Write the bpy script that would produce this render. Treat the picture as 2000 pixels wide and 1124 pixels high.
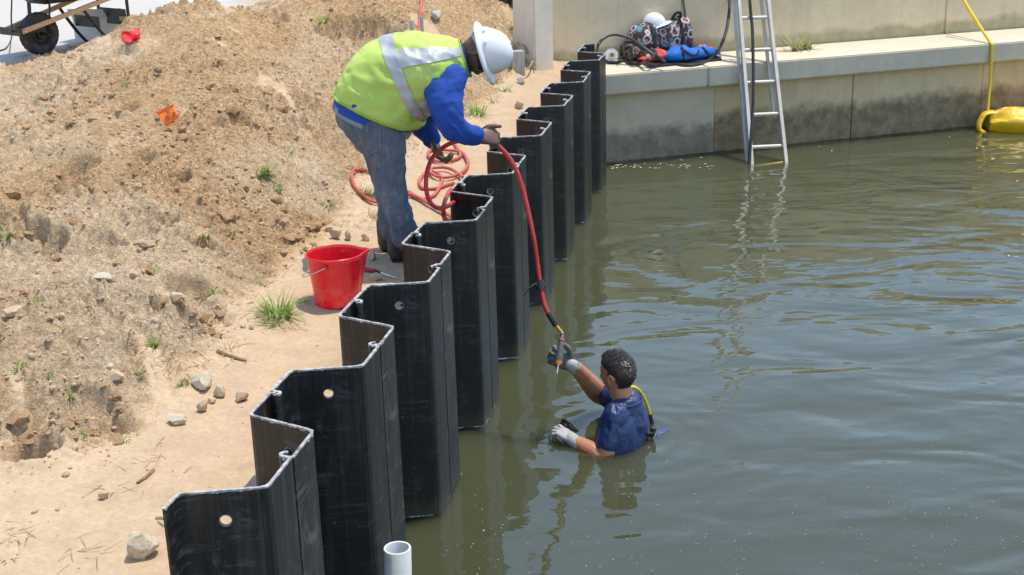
import bpy, bmesh, math, random
import numpy as np
from mathutils import Vector, Matrix
from mathutils.bvhtree import BVHTree

random.seed(7)
RNG = np.random.default_rng(7)
for o in list(bpy.data.objects):
    bpy.data.objects.remove(o, do_unlink=True)
SC = bpy.context.scene
COL = SC.collection
A = np.array

# ------------------------------------------------------------------ camera
FPX = 2645.84
R_ = A([0.99957135, -0.00930509, -0.02775862])
U_ = A([0.02927671, 0.31769639, 0.94774041])
F_ = A([0.0, 0.94814684, -0.31783263])
CAM = A([0.0, 0.0, 3.0721])
cd = bpy.data.cameras.new('camera')
cd.sensor_width = 36.0
cd.lens = 36.0 * FPX / 2000.0
cd.clip_start = 0.1
cd.clip_end = 2000.0
cam = bpy.data.objects.new('camera', cd)
COL.objects.link(cam)
cam.matrix_world = Matrix(((R_[0], U_[0], -F_[0], CAM[0]), (R_[1], U_[1], -F_[1], CAM[1]),
                           (R_[2], U_[2], -F_[2], CAM[2]), (0, 0, 0, 1)))
SC.camera = cam

# ------------------------------------------------------------------ light
SUN_EL, SUN_AZ = 75.0, 66.0          # degrees; azimuth clockwise from +Y (the view direction)
wd = bpy.data.worlds.new('World')
SC.world = wd
wd.use_nodes = True
wn = wd.node_tree
wn.nodes.clear()
wo = wn.nodes.new('ShaderNodeOutputWorld')
wb = wn.nodes.new('ShaderNodeBackground')
sk = wn.nodes.new('ShaderNodeTexSky')
sk.sky_type = 'NISHITA'
sk.sun_disc = False
sk.sun_elevation = math.radians(SUN_EL)
sk.sun_rotation = math.radians(SUN_AZ)
sk.air_density = 1.3
sk.dust_density = 0.6
sk.ozone_density = 1.6
wb.inputs['Strength'].default_value = 0.15
wn.links.new(sk.outputs[0], wb.inputs['Color'])
wn.links.new(wb.outputs[0], wo.inputs[0])
sl = bpy.data.lights.new('sun', 'SUN')
sl.energy = 2.35
sl.angle = math.radians(0.5)
sl.color = (1.0, 0.915, 0.77)
sun = bpy.data.objects.new('sun', sl)
COL.objects.link(sun)
_el, _az = math.radians(SUN_EL), math.radians(SUN_AZ)
SUNV = Vector((math.cos(_el) * math.sin(_az), math.cos(_el) * math.cos(_az), math.sin(_el)))
sun.rotation_euler = SUNV.to_track_quat('Z', 'Y').to_euler()
SC.view_settings.view_transform = 'Standard'
SC.view_settings.look = 'None'
SC.view_settings.gamma = 1.0
SC.view_settings.use_curve_mapping = False
SC.view_settings.exposure = 0.74
try:
    SC.cycles.max_bounces = 10
    SC.cycles.diffuse_bounces = 3
    SC.cycles.transparent_max_bounces = 12
    SC.cycles.volume_bounces = 1
    SC.cycles.use_denoising = True
    SC.cycles.caustics_reflective = False
    SC.cycles.caustics_refractive = False
except Exception:
    pass

# ------------------------------------------------------------------ pixel -> world helpers (2000 px photo)
def ray(px, py):
    return ((px - 1000) * R_ - (py - 562) * U_) / FPX + F_
def W(px, py, z):
    d = ray(px, py)
    return CAM + d * ((z - CAM[2]) / d[2])
def WY(px, py, Y):
    d = ray(px, py)
    return CAM + d * (Y / d[1])
def onplane(px, py, p0, n):
    d = ray(px, py)
    return CAM + d * (((p0 - CAM) @ n) / (d @ n))
def mpp(Y):                       # metres per photo pixel at depth ~Y
    return (Y * 0.948 + 0.6) / FPX

# ------------------------------------------------------------------ noise
_perm = np.random.default_rng(3).permutation(512)
_perm = np.concatenate([_perm, _perm, _perm])
_g = np.random.default_rng(4).normal(size=(512, 3))
_g /= np.linalg.norm(_g, axis=1)[:, None]
def perlin(x, y, z=0.0):
    x, y, z = np.broadcast_arrays(np.asarray(x, float), np.asarray(y, float), np.asarray(z, float))
    xi, yi, zi = np.floor(x).astype(int), np.floor(y).astype(int), np.floor(z).astype(int)
    xf, yf, zf = x - xi, y - yi, z - zi
    u, v, w = [t * t * t * (t * (t * 6 - 15) + 10) for t in (xf, yf, zf)]
    xi &= 511; yi &= 511; zi &= 511
    out = 0
    for i in (0, 1):
        for j in (0, 1):
            for k in (0, 1):
                h = _perm[_perm[_perm[(xi + i) & 511] + ((yi + j) & 511)] + ((zi + k) & 511)] & 511
                g = _g[h]
                d = g[..., 0] * (xf - i) + g[..., 1] * (yf - j) + g[..., 2] * (zf - k)
                out = out + d * (u if i else 1 - u) * (v if j else 1 - v) * (w if k else 1 - w)
    return out * 1.5
def fbm(x, y, z=0.0, oct=4, gain=0.5):
    s = 0; a = 1.0; f = 1.0
    for i in range(oct):
        s = s + a * perlin(np.asarray(x) * f + i * 17.3, np.asarray(y) * f + i * 5.1, np.asarray(z) * f)
        a *= gain; f *= 2.03
    return s
def sstep(a, b, x):
    t = np.clip((x - a) / (b - a), 0, 1)
    return t * t * (3 - 2 * t)

# ------------------------------------------------------------------ mesh helpers
ROOTLOC = {}
class Geo:
    def __init__(s):
        s.V = []; s.F = []; s.n = 0; s.M = []
    def add(s, V, F, m=0):
        V = np.asarray(V, float).reshape(-1, 3)
        s.V.append(V)
        for f in F:
            s.F.append(tuple(int(i) + s.n for i in f)); s.M.append(m)
        s.n += len(V)
        return s
    def verts(s):
        return np.concatenate(s.V) if s.V else np.zeros((0, 3))
def link(name, me, parent=None, loc=(0, 0, 0)):
    o = bpy.data.objects.new(name, me)
    COL.objects.link(o)
    o.location = loc
    if parent is not None:
        o.parent = parent
    return o
def make_mesh(name, V, F, mats, smooth=True, midx=None, autosmooth=None):
    me = bpy.data.meshes.new(name)
    me.from_pydata([tuple(v) for v in V], [], F)
    for m in (mats if isinstance(mats, (list, tuple)) else [mats]):
        me.materials.append(m)
    if midx is not None and len(midx):
        me.polygons.foreach_set('material_index', midx)
    if smooth:
        me.polygons.foreach_set('use_smooth', [True] * len(me.polygons))
        if autosmooth:
            try:
                me.set_sharp_from_angle(angle=math.radians(autosmooth))
            except Exception:
                pass
    me.update()
    return me
def tag(o, label=None, cat=None, group=None, kind=None):
    if label: o['label'] = label
    if cat: o['category'] = cat
    if group: o['group'] = group
    if kind: o['kind'] = kind
    return o
def thing(name, label, cat, loc, group=None):
    o = bpy.data.objects.new(name, None)
    COL.objects.link(o)
    o.location = tuple(loc)
    o.empty_display_size = 0.1
    ROOTLOC[o.name] = A(loc, float)
    return tag(o, label, cat, group)
def part(name, geo, mat, parent, smooth=True, autosmooth=40):
    base = ROOTLOC[parent.name]
    me = make_mesh(name, geo.verts() - base, geo.F, mat, smooth, geo.M, autosmooth)
    o = link(name, me, parent)
    ROOTLOC[o.name] = base
    return o
def single(name, geo, mat, label=None, cat=None, group=None, kind=None, smooth=True, autosmooth=40):
    V = geo.verts()
    lo, hi = V.min(0), V.max(0)
    base = A([(lo[0] + hi[0]) / 2, (lo[1] + hi[1]) / 2, lo[2]])
    me = make_mesh(name, V - base, geo.F, mat, smooth, geo.M, autosmooth)
    o = link(name, me, None, tuple(base))
    ROOTLOC[o.name] = base
    return tag(o, label, cat, group, kind)
def norm(v):
    v = np.asarray(v, float)
    return v / (np.linalg.norm(v) + 1e-12)
def catmull(P, n):
    P = np.asarray(P, float)
    if P.ndim == 1: P = P[:, None]
    m = len(P)
    ts = np.linspace(0, m - 1, n)
    out = []
    for t in ts:
        i = min(int(t), m - 2); f = t - i
        p0, p1, p2, p3 = P[max(i - 1, 0)], P[i], P[i + 1], P[min(i + 2, m - 1)]
        out.append(0.5 * ((2 * p1) + (-p0 + p2) * f + (2 * p0 - 5 * p1 + 4 * p2 - p3) * f * f + (-p0 + 3 * p1 - 3 * p2 + p3) * f ** 3))
    return A(out)
def ringfaces(nr, nc, closed=True, caps=True):
    F = []
    for i in range(nr - 1):
        for j in range(nc if closed else nc - 1):
            a, b = i * nc + j, i * nc + (j + 1) % nc
            F.append((a, b, b + nc, a + nc))
    if caps and closed:
        F.append(tuple(range(nc - 1, -1, -1)))
        F.append(tuple((nr - 1) * nc + j for j in range(nc)))
    return F
def tube(P, r, n=8, caps=True):
    P = np.asarray(P, float)
    m = len(P)
    r = np.full(m, r) if np.isscalar(r) else np.asarray(r, float)
    T = np.gradient(P, axis=0)
    T /= np.linalg.norm(T, axis=1)[:, None] + 1e-12
    ref = A([0, 0, 1.0]) if abs(T[0][2]) < 0.9 else A([1.0, 0, 0])
    u = norm(np.cross(T[0], ref))
    V = []
    ang = np.linspace(0, 2 * np.pi, n, endpoint=False)
    for i in range(m):
        u = norm(u - T[i] * (u @ T[i]))
        w = np.cross(T[i], u)
        V.append(P[i] + r[i] * (np.cos(ang)[:, None] * u + np.sin(ang)[:, None] * w))
    return np.concatenate(V), ringfaces(m, n, True, caps)
def elliploft(C, a, b, ax, bx, n=20, caps=True, power=1.0):
    """rings at C[i], half widths a[i] along ax[i], b[i] along bx[i]"""
    ang = np.linspace(0, 2 * np.pi, n, endpoint=False)
    c, s = np.cos(ang), np.sin(ang)
    if power != 1.0:
        c = np.sign(c) * np.abs(c) ** power; s = np.sign(s) * np.abs(s) ** power
    V = [C[i] + a[i] * c[:, None] * ax[i] + b[i] * s[:, None] * bx[i] for i in range(len(C))]
    return np.concatenate(V), ringfaces(len(C), n, True, caps)
def box(c, sx, sy, sz, M=None, bev=0.0):
    bm = bmesh.new()
    bmesh.ops.create_cube(bm, size=1.0)
    for v in bm.verts:
        v.co = Vector((v.co.x * sx, v.co.y * sy, v.co.z * sz))
    if bev > 0:
        bmesh.ops.bevel(bm, geom=list(bm.edges), offset=bev, segments=2, affect='EDGES', profile=0.6)
    bm.verts.index_update()
    V = A([v.co[:] for v in bm.verts]); F = [tuple(v.index for v in f.verts) for f in bm.faces]
    bm.free()
    if M is not None: V = V @ np.asarray(M, float).T
    return V + np.asarray(c, float), F
def bar(p, q, w, h, up=(0, 0, 1), bev=0.0):
    p, q = np.asarray(p, float), np.asarray(q, float)
    x = norm(q - p); y = norm(np.cross(np.asarray(up, float), x)); z = np.cross(x, y)
    return box((p + q) / 2, np.linalg.norm(q - p), w, h, np.stack([x, y, z], 1), bev)
def icosphere(sub):
    bm = bmesh.new()
    bmesh.ops.create_icosphere(bm, subdivisions=sub, radius=1.0)
    V = A([v.co[:] for v in bm.verts]); F = [tuple(v.index for v in f.verts) for f in bm.faces]
    bm.free()
    return V, F
ICO = {k: icosphere(k) for k in (1, 2, 3, 4)}
def rotz(a):
    c, s = math.cos(a), math.sin(a)
    return A([[c, -s, 0], [s, c, 0], [0, 0, 1.0]])
def remesh(geo, voxel, smooth=4, fac=0.5):
    me = make_mesh('tmp', geo.verts(), geo.F, [], False)
    o = bpy.data.objects.new('tmp', me)
    COL.objects.link(o)
    m = o.modifiers.new('r', 'REMESH'); m.mode = 'VOXEL'; m.voxel_size = voxel
    if smooth:
        s = o.modifiers.new('s', 'SMOOTH'); s.iterations = smooth; s.factor = fac
    dg = bpy.context.evaluated_depsgraph_get()
    dg.update()
    ev = o.evaluated_get(dg)
    m2 = ev.to_mesh()
    V = np.empty(len(m2.vertices) * 3); m2.vertices.foreach_get('co', V)
    N = np.empty(len(m2.vertices) * 3); m2.vertex_normals.foreach_get('vector', N)
    F = [tuple(p.vertices) for p in m2.polygons]
    ev.to_mesh_clear()
    bpy.data.objects.remove(o, do_unlink=True)
    bpy.data.meshes.remove(me)
    return V.reshape(-1, 3), N.reshape(-1, 3), F
def G(V, F):
    return Geo().add(V, F)

# ------------------------------------------------------------------ materials
class NT:
    def __init__(s, name):
        s.m = bpy.data.materials.new(name); s.m.use_nodes = True
        s.t = s.m.node_tree; s.t.nodes.clear()
        s.out = s.t.nodes.new('ShaderNodeOutputMaterial')
    def n(s, typ, **kw):
        nd = s.t.nodes.new('ShaderNode' + typ)
        for k, v in kw.items():
            if k.startswith('_'): setattr(nd, k[1:], v)
            else: s.set(nd, k, v)
        return nd
    def set(s, nd, k, v):
        key = k.replace('__', ' ')
        if key.isdigit(): key = int(key)
        if key.__class__ is str and key.startswith('i') and key[1:].isdigit(): key = int(key[1:])
        sock = nd.inputs[key]
        if hasattr(v, 'is_linked') or v.__class__.__name__.startswith('NodeSocket'): s.t.links.new(v, sock)
        elif hasattr(v, 'outputs'): s.t.links.new(v.outputs[0], sock)
        else:
            if sock.type == 'RGBA' and len(v) == 3: v = (*v, 1)
            sock.default_value = v
    def coord(s, kind='Object', scale=None):
        c = s.n('TexCoord').outputs[kind]
        if scale is None: return c
        mp = s.n('Mapping', Vector=c); mp.inputs['Scale'].default_value = scale
        return mp.outputs[0]
    def noise(s, vec, scale, detail=4, rough=0.55, dist=0.0):
        return s.n('TexNoise', Vector=vec, Scale=scale, Detail=detail, Roughness=rough, Distortion=dist).outputs[0]
    def ramp(s, fac, stops):
        r = s.n('ValToRGB', Fac=fac); e = r.color_ramp.elements
        while len(e) < len(stops): e.new(0.5)
        for i, (p, c) in enumerate(stops):
            e[i].position = p
            e[i].color = (c, c, c, 1) if np.isscalar(c) else (*c, 1)
        return r.outputs[0]
    def mix(s, fac, a, b, mode='MIX'):
        m = s.n('Mix', _data_type='RGBA', _blend_type=mode)
        s.set(m, 'i0', fac); s.set(m, 'i6', a); s.set(m, 'i7', b)
        return m.outputs[2]
    def math(s, op, a, b=0.0):
        m = s.n('Math', _operation=op); s.set(m, 'i0', a); s.set(m, 'i1', b)
        return m.outputs[0]
    def bump(s, h, strength=0.5, dist=0.01, normal=None):
        b = s.n('Bump', Height=h, Strength=strength, Distance=dist)
        if normal is not None: s.set(b, 'Normal', normal)
        return b.outputs[0]
    def pbsdf(s, **kw):
        p = s.n('BsdfPrincipled')
        for k, v in kw.items(): s.set(p, k, v)
        s.t.links.new(p.outputs[0], s.out.inputs[0])
        return s.m
def mat_var(name, c1, c2, scale=8.0, rough=0.6, bump=0.3, bscale=60.0, bdist=0.004, spec=0.4, metal=0.0, extra=None, stretch=None, lo=0.35, hi=0.65, detail=5):
    """two colour noise material with fine relief"""
    t = NT(name)
    c = t.coord('Object', stretch)
    col = t.mix(t.ramp(t.noise(c, scale, detail), [(lo, 0.0), (hi, 1.0)]), c1, c2)
    if extra is not None:                      # (colour, scale, threshold): sparse marks
        f = t.ramp(t.noise(c, extra[1], 6, 0.65), [(extra[2], 0.0), (extra[2] + 0.06, 1.0)])
        col = t.mix(f, col, extra[0])
    nb = t.bump(t.noise(c, bscale, 5, 0.6), bump, bdist)
    return t.pbsdf(Base__Color=col, Roughness=rough, Normal=nb, Metallic=metal, Specular__IOR__Level=spec)
MAT = {}

# ================================================================== PILE LINE GEOMETRY
TH = 1.37525445
D_ = A([math.cos(TH), math.sin(TH)]); N_ = A([D_[1], -D_[0]])     # along the line / towards the water
I0 = A([-0.9314, 4.3607]); PER = 1.02382; ZTOP = 1.172
oJ, oO, oQ = A([0.08617, 0.39604]), A([0.15672, -0.57867]), A([0.24439, -0.15021])
def Ik(k): return I0 + D_ * PER * k
_e_s = A([0, .405, .486, .924, PER]); _e_t = A([0, .0085, .262, .262, 0.0])
def edge_t(s):
    s = np.asarray(s, float)
    k = np.floor(s / PER)
    t = np.interp(s - k * PER, _e_s, _e_t) - 0.03
    far = s > PER * 8.45
    near = s < -PER * 0.99 + 0.30
    return np.where(far, 0.22, t)

# ================================================================== TERRAIN
def toline(x, y):
    dx, dy = x - I0[0], y - I0[1]
    return dx * D_[0] + dy * D_[1], dx * N_[0] + dy * N_[1]
ctrl = []
def cpx(px, py, z): ctrl.append((*W(px, py, z)[:2], z))
GZ = 0.86
for s in np.arange(-3, 13, 1.0):                       # trodden strip along the piles
    for l in (0.3, 0.0, -0.28):
        q = I0 + D_ * s + N_ * l
        ctrl.append((q[0], q[1], GZ))
for px, py in ((0, 1010), (150, 960), (300, 870), (400, 800), (470, 700), (520, 645), (560, 610), (600, 520)):
    cpx(px, py, GZ + 0.02)
for px, py in ((0, 1120), (150, 1100), (300, 1000)): cpx(px, py, GZ)
for px, py, z in ((20, 880, .86), (60, 820, 1.0), (0, 780, 1.06), (180, 760, 1.0), (0, 680, 1.12), (120, 620, 1.14), (250, 640, 1.06), (330, 690, .98),
                  (420, 600, .95), (0, 520, 1.10), (40, 470, 0.98), (90, 430, 1.12), (130, 520, 1.10), (230, 500, 1.12), (340, 520, 1.07), (440, 500, 1.02), (540, 520, .93),
                  (0, 400, 1.22), (120, 390, 1.24), (240, 400, 1.22), (360, 380, 1.20), (460, 400, 1.12), (560, 400, 1.02), (640, 420, .93), (690, 400, .89),
                  (0, 290, 1.24), (120, 290, 1.30), (240, 280, 1.33), (340, 260, 1.33), (440, 270, 1.30), (540, 300, 1.19), (620, 320, 1.05), (690, 300, .97),
                  (60, 215, 1.26), (160, 190, 1.36), (260, 170, 1.43), (360, 160, 1.48), (460, 170, 1.45), (560, 200, 1.34), (640, 200, 1.22),
                  (0, 190, 1.16), (60, 155, 1.22), (130, 120, 1.35), (200, 107, 1.41), (290, 95, 1.47), (335, 60, 1.56), (380, 8, 1.68), (430, 18, 1.66), (460, 60, 1.58),
                  (520, 90, 1.48), (590, 110, 1.34), (640, 80, 1.30), (700, 105, 1.16), (690, 60, 1.34), (560, 40, 1.42), (760, 50, 1.38), (850, 50, 1.38),
                  (940, 60, 1.28), (985, 60, 1.20), (780, 110, 1.25), (880, 160, 1.06), (960, 165, .97), (930, 235, .90), (985, 175, .89), (1020, 150, .88), (830, 320, .88), (760, 350, .89),
                  (600, 20, 1.50), (760, 10, 1.52), (900, 8, 1.48), (980, 8, 1.42)):
    cpx(px, py, z)
ROADZ = 1.0
for px, py in ((0, 158), (40, 138), (85, 113), (150, 90), (225, 74), (290, 60), (325, 32), (352, 2), (0, 110), (60, 80), (140, 50), (230, 30), (0, 40), (120, 0), (280, 10), (330, -30), (0, -40)):
    cpx(px, py, 1.0)
for x, y, z in ((-7, 13, 1.0), (-7.5, 10, 1.05), (-6.5, 7, 1.12), (-6, 4, 1.08), (-5, 1, 1.0), (-3, 1.5, .95),
                (-2, 20, 1.45), (0, 20, 1.5), (-8, 20, 1.0), (-12, 12, 1.0), (-12, 25, 1.0), (-1, 28, 1.5), (-12, 0, 1.0), (-2.6, 2.6, .93), (-4.2, 2.6, 1.0)):
    ctrl.append((x, y, z))
ctrl = A(ctrl)
def _phi(r2): return 0.5 * r2 * np.log(r2 + 1e-9)
_n = len(ctrl)
_K = _phi(((ctrl[:, None, :2] - ctrl[None, :, :2]) ** 2).sum(-1)) + np.eye(_n) * 0.015
_P = np.c_[np.ones(_n), ctrl[:, :2]]
_M = np.block([[_K, _P], [_P.T, np.zeros((3, 3))]])
_w = np.linalg.solve(_M, np.r_[ctrl[:, 2], 0, 0, 0])
def base_h(x, y):
    x = np.asarray(x, float); y = np.asarray(y, float)
    out = _w[_n] + _w[_n + 1] * x + _w[_n + 2] * y
    for i in range(_n):
        out = out + _w[i] * _phi((x - ctrl[i, 0]) ** 2 + (y - ctrl[i, 1]) ** 2)
    return np.clip(out, 0.78, 1.9)
def worley(x, y):
    xi, yi = np.floor(x).astype(int), np.floor(y).astype(int)
    best = np.full(np.shape(x), 9.0)
    for i in (-1, 0, 1):
        for j in (-1, 0, 1):
            h = _perm[(_perm[(xi + i) & 511] + ((yi + j) & 511)) & 511] & 511
            dx = xi + i + 0.5 + 0.45 * _g[h, 0] - x; dy = yi + j + 0.5 + 0.45 * _g[h, 1] - y
            best = np.minimum(best, dx * dx + dy * dy)
    return np.sqrt(best)
def rough_mask(x, y, h):
    s, l = toline(x, y)
    strip = sstep(-0.75, -0.15, l + 0.18 * perlin(x * 1.7, y * 1.7, 3.3) + sstep(9, 11, s) * .1)
    m = sstep(0.015, 0.12, h - GZ)
    m = np.clip(m + 0.42 * sstep(-0.5, -1.0, l) * sstep(-0.25, 0.35, perlin(x * 2.1 + 1, y * 2.1, 4.4)), 0, 1)
    road = sstep(0.0, 0.22, (y - 14.15 - 1.9 * (x + 5.0)) / 2.15 + 0.22 * perlin(x * 1.5, y * 1.5, 9)) * sstep(1.16, 1.06, h)
    return np.clip(m * (1 - 0.75 * strip), 0.0, 1) * (1 - road), strip, road
HOLES = []
def _basehit(px, py):
    d = ray(px, py); t = np.linspace(3, 25, 900); P = CAM + t[:, None] * d
    i = np.argmax(P[:, 2] < base_h(P[:, 0], P[:, 1])); return P[i]
for px, py, rp, dep_, asp in ((35, 875, 52, .13, 1.5), (352, 352, 24, .12, 1.0), (62, 455, 34, .16, 1.0), (105, 475, 30, .15, .9), (22, 430, 40, .12, 1.0), (398, 482, 30, .10, 1.3), (300, 430, 34, .08, 1.4), (205, 470, 34, .09, 1.2),
                              (690, 88, 62, .17, 1.6), (596, 428, 16, .06, 1), (330, 365, 14, .05, 1), (300, 622, 15, .06, 1), (470, 250, 26, .07, 1.2), (520, 130, 30, .07, 1.2), (420, 130, 18, .07, 1), (540, 160, 16, .07, 1), (250, 205, 26, .06, 1), (150, 330, 34, .06, 1.2), (660, 440, 20, .07, 1.2), (215, 130, 20, .06, 1.2), (120, 560, 30, .06, 1.3), (370, 640, 26, .05, 1.3), (590, 250, 24, .06, 1.0)):
    p = _basehit(px, py); HOLES.append((p[0], p[1], rp * np.linalg.norm(p - CAM) / FPX, dep_, asp))
def ground(x, y, detail=True, info=False):
    x = np.asarray(x, float); y = np.asarray(y, float)
    h = base_h(x, y)
    m, strip, road = rough_mask(x, y, h)
    h = h * (1 - road) + ROADZ * road
    wx, wy = x + 0.05 * perlin(x * 3, y * 3, 1.2), y + 0.05 * perlin(x * 3, y * 3, 5.2)
    # long smooth cuts left by a shovel blade, running down the slope
    ux, uy = 0.42 * x - 0.91 * y, 0.91 * x + 0.42 * y
    cut = sstep(0.40, 0.52, perlin(ux * 1.3 + 5, uy * 5.2, 3.9) + 0.09 + 0.10 * perlin(x * 7, y * 7, 2)) * sstep(-0.05, 0.3, perlin(x * .8 + 2, y * .7, 8.8))
    big = fbm(wx * 1.6, wy * 1.6, 0.3, 3)
    n1 = perlin(wx * 4.2, wy * 4.2, 7.7)
    rid = 1 - np.abs(perlin(wx * 6.5, wy * 6.5, 2.1)) * 2
    clump = np.maximum(0, perlin(wx * 13, wy * 13, 4.0)) ** 1.0
    clump2 = np.maximum(0, perlin(wx * 27, wy * 27, 8.0))
    fine = perlin(wx * 55, wy * 55, 1.0)
    loose = sstep(-0.25, 0.25, perlin(x * 0.9 + 3, y * 0.9, 6.1))
    d = 0.055 * big + 0.040 * n1 + 0.022 * rid + (0.060 * clump + 0.050 * clump2 + 0.012 * fine) * (0.40 + 0.60 * loose)
    # scoops cut by a shovel: smooth flat-bottomed hollows
    sc = perlin(x * 2.3 + 11, y * 1.1 + 2, 3.7)
    d = d - 0.05 * sstep(0.42, 0.62, sc)
    w1, w2 = worley(wx * 7.5, wy * 7.5), worley(wx * 17, wy * 17 + 40)
    lump = sstep(-0.1, 0.4, perlin(x * 1.9 + 7, y * 1.9, 2.2))
    d = d + loose * (0.11 * np.maximum(0, 0.62 - w1) * lump + 0.075 * np.maximum(0, 0.6 - w2) * (0.4 + 0.6 * lump)) + 0.026 * np.maximum(0, 0.55 - worley(wx * 36, wy * 36))
    pit = sstep(0.50, 0.70, perlin(wx * 3.4 + 31, wy * 3.0, 6.6))
    d = d - 0.11 * pit
    d = (d - 0.045) * (1 - 0.72 * cut) - 0.02 * cut
    for hx, hy, hr, hd, ha in HOLES:
        ddx, ddy = (x - hx) / ha, (y - hy) / 1.0
        near = (np.abs(ddx) < hr * 2) & (np.abs(ddy) < hr * 2)
        if not near.any(): continue
        rr_ = np.sqrt(ddx ** 2 + ddy ** 2) / hr + 0.22 * perlin(x * 9, y * 9, 3.0) + 0.12 * perlin(x * 23, y * 23, 3.0)
        d = d - hd * sstep(1.0, 0.72, rr_) * 0.8 + 0.035 * np.exp(-((rr_ - 1.12) / 0.16) ** 2) * near
    ds = 0.006 * perlin(x * 3, y * 3, 2) + 0.004 * perlin(x * 11, y * 11, 5) + 0.0022 * perlin(x * 34, y * 34, 4) + 0.006 * np.maximum(0, perlin(x * 9, y * 9, 12) - 0.35)
    out = h + m * d + (1 - m) * (1 - road) * ds
    if info: return out, m * (1 - 0.8 * cut), strip, road, loose, big, clump, clump2, np.maximum(sc, cut)
    return out
def gz(x, y): return float(ground(A([x]), A([y]))[0])
def gpx(px, py, lift=0.0):
    """point of the ground seen at a photo pixel"""
    d = ray(px, py)
    t = np.linspace(2.5, 30, 1400)
    P = CAM + t[:, None] * d
    h = ground(P[:, 0], P[:, 1])
    i = np.argmax(P[:, 2] < h)
    q = P[i].copy(); q[2] = h[i] + lift
    return q

S_rows = [-3.2]
while S_rows[-1] < 26:
    s_ = S_rows[-1]
    S_rows.append(s_ + (0.10 if s_ < -1.6 else 0.0085 + 0.0008 * max(0, s_) if s_ < 13.5 else 0.06 + 0.02 * (s_ - 13.5)))
S_rows = A(S_rows)
L_cols = [0.0]
while L_cols[-1] < 16:
    l_ = L_cols[-1]
    L_cols.append(l_ + (0.0095 + 0.0020 * l_ if l_ < 7 else 0.1 + 0.1 * (l_ - 7)))
L_cols = A(L_cols)
SS, LL = np.meshgrid(S_rows, L_cols, indexing='ij')
et = edge_t(SS)
bl = np.clip(1 - LL / 0.42, 0, 1)
LAT = et * bl - (LL - 0.0) * 1.0 + (1 - bl) * 0.0
XX = I0[0] + D_[0] * SS + N_[0] * LAT
YY = I0[1] + D_[1] * SS + N_[1] * LAT
ZZ, Mm, Str, Roa, Loo, Big, Clu, Clu2, Sco = ground(XX, YY, info=True)
nr, nc = XX.shape
VV = np.stack([XX, YY, ZZ], -1).reshape(-1, 3)
idx = np.arange(nr * nc).reshape(nr, nc)
FF = np.stack([idx[:-1, :-1], idx[:-1, 1:], idx[1:, 1:], idx[1:, :-1]], -1).reshape(-1, 4)
me = bpy.data.meshes.new('ground')
me.vertices.add(len(VV)); me.vertices.foreach_set('co', VV.ravel())
me.loops.add(FF.size); me.loops.foreach_set('vertex_index', FF.ravel())
me.polygons.add(len(FF)); me.polygons.foreach_set('loop_start', np.arange(len(FF)) * 4); me.polygons.foreach_set('loop_total', np.full(len(FF), 4))
me.polygons.foreach_set('use_smooth', [True] * len(FF))
me.update(); me.validate()
# soil kinds (moist brown spoil / grey lumps / packed pale sand / road gravel)
damp = np.clip(0.42 + 0.85 * perlin(XX * 0.75 + 4, YY * 0.6, 1.7) + 0.35 * perlin(XX * 2.6, YY * 2.6, 9.1) + 0.55 * sstep(1.30, 1.55, ZZ) - 0.5 * sstep(0.4, .6, Sco), 0, 1)
damp = np.clip(damp * Mm + 0.25 * np.maximum(Clu2, 0) * Mm, 0, 1)
grey = np.clip(sstep(0.05, 0.5, perlin(XX * 1.1 + 9, YY * 1.0 + 3, 0.4)) * Mm * (1 - sstep(1.35, 1.5, ZZ)), 0, 1)
ca = me.color_attributes.new('soil', 'FLOAT_COLOR', 'POINT')
ca.data.foreach_set('color', np.stack([damp, grey, Mm, Roa], -1).astype(np.float32).ravel())

t = NT('soil')
at = t.n('Attribute', _attribute_name='soil')
sep = t.n('SeparateColor', Color=at.outputs['Color'])
c = t.coord('Object')
fineN = t.noise(c, 38, 6, 0.65)
midN = t.noise(c, 7, 5, 0.6)
pale = t.mix(t.ramp(midN, [(0.35, 0), (0.68, 1)]), (0.56, 0.41, 0.26), (0.48, 0.345, 0.215))
pale = t.mix(sep.outputs[2], pale, t.mix(fineN, (0.70, 0.51, 0.315), (0.79, 0.595, 0.385)))
pale = t.mix(t.ramp(fineN, [(0.42, 0.0), (0.75, 0.5)]), pale, (0.42, 0.285, 0.175))
brown = t.mix(t.ramp(fineN, [(0.35, 0), (0.65, 1)]), (0.49, 0.305, 0.145), (0.72, 0.485, 0.275))
greyc = t.mix(t.ramp(fineN, [(0.35, 0), (0.65, 1)]), (0.60, 0.455, 0.30), (0.74, 0.575, 0.395))
dm = t.ramp(t.math('ADD', t.math('MULTIPLY', sep.outputs[0], 0.75), t.math('MULTIPLY', fineN, 0.40)), [(0.32, 0.0), (0.72, 1.0)])
col = t.mix(dm, pale, brown)
col = t.mix(t.math('MULTIPLY', sep.outputs[1], 0.45), col, greyc)
def cellvar(sc, lo, hi):
    v_ = t.n('TexVoronoi', Vector=c, Scale=sc)
    g_ = t.n('SeparateColor', Color=v_.outputs['Color'])
    m_ = t.n('MapRange', Value=g_.outputs[0]); m_.inputs['To Min'].default_value = lo; m_.inputs['To Max'].default_value = hi
    return m_.outputs[0]
spk = t.math('MULTIPLY', cellvar(46, 0.80, 1.12), cellvar(105, 0.78, 1.16))
spk = t.math('ADD', 1.0, t.math('MULTIPLY', t.math('SUBTRACT', spk, 1.0), t.math('ADD', 0.25, t.math('MULTIPLY', sep.outputs[2], 0.75))))
cmb = t.n('CombineColor'); t.set(cmb, 'i0', spk); t.set(cmb, 'i1', spk); t.set(cmb, 'i2', spk)
col = t.mix(1.0, col, cmb.outputs[0], 'MULTIPLY')
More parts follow.
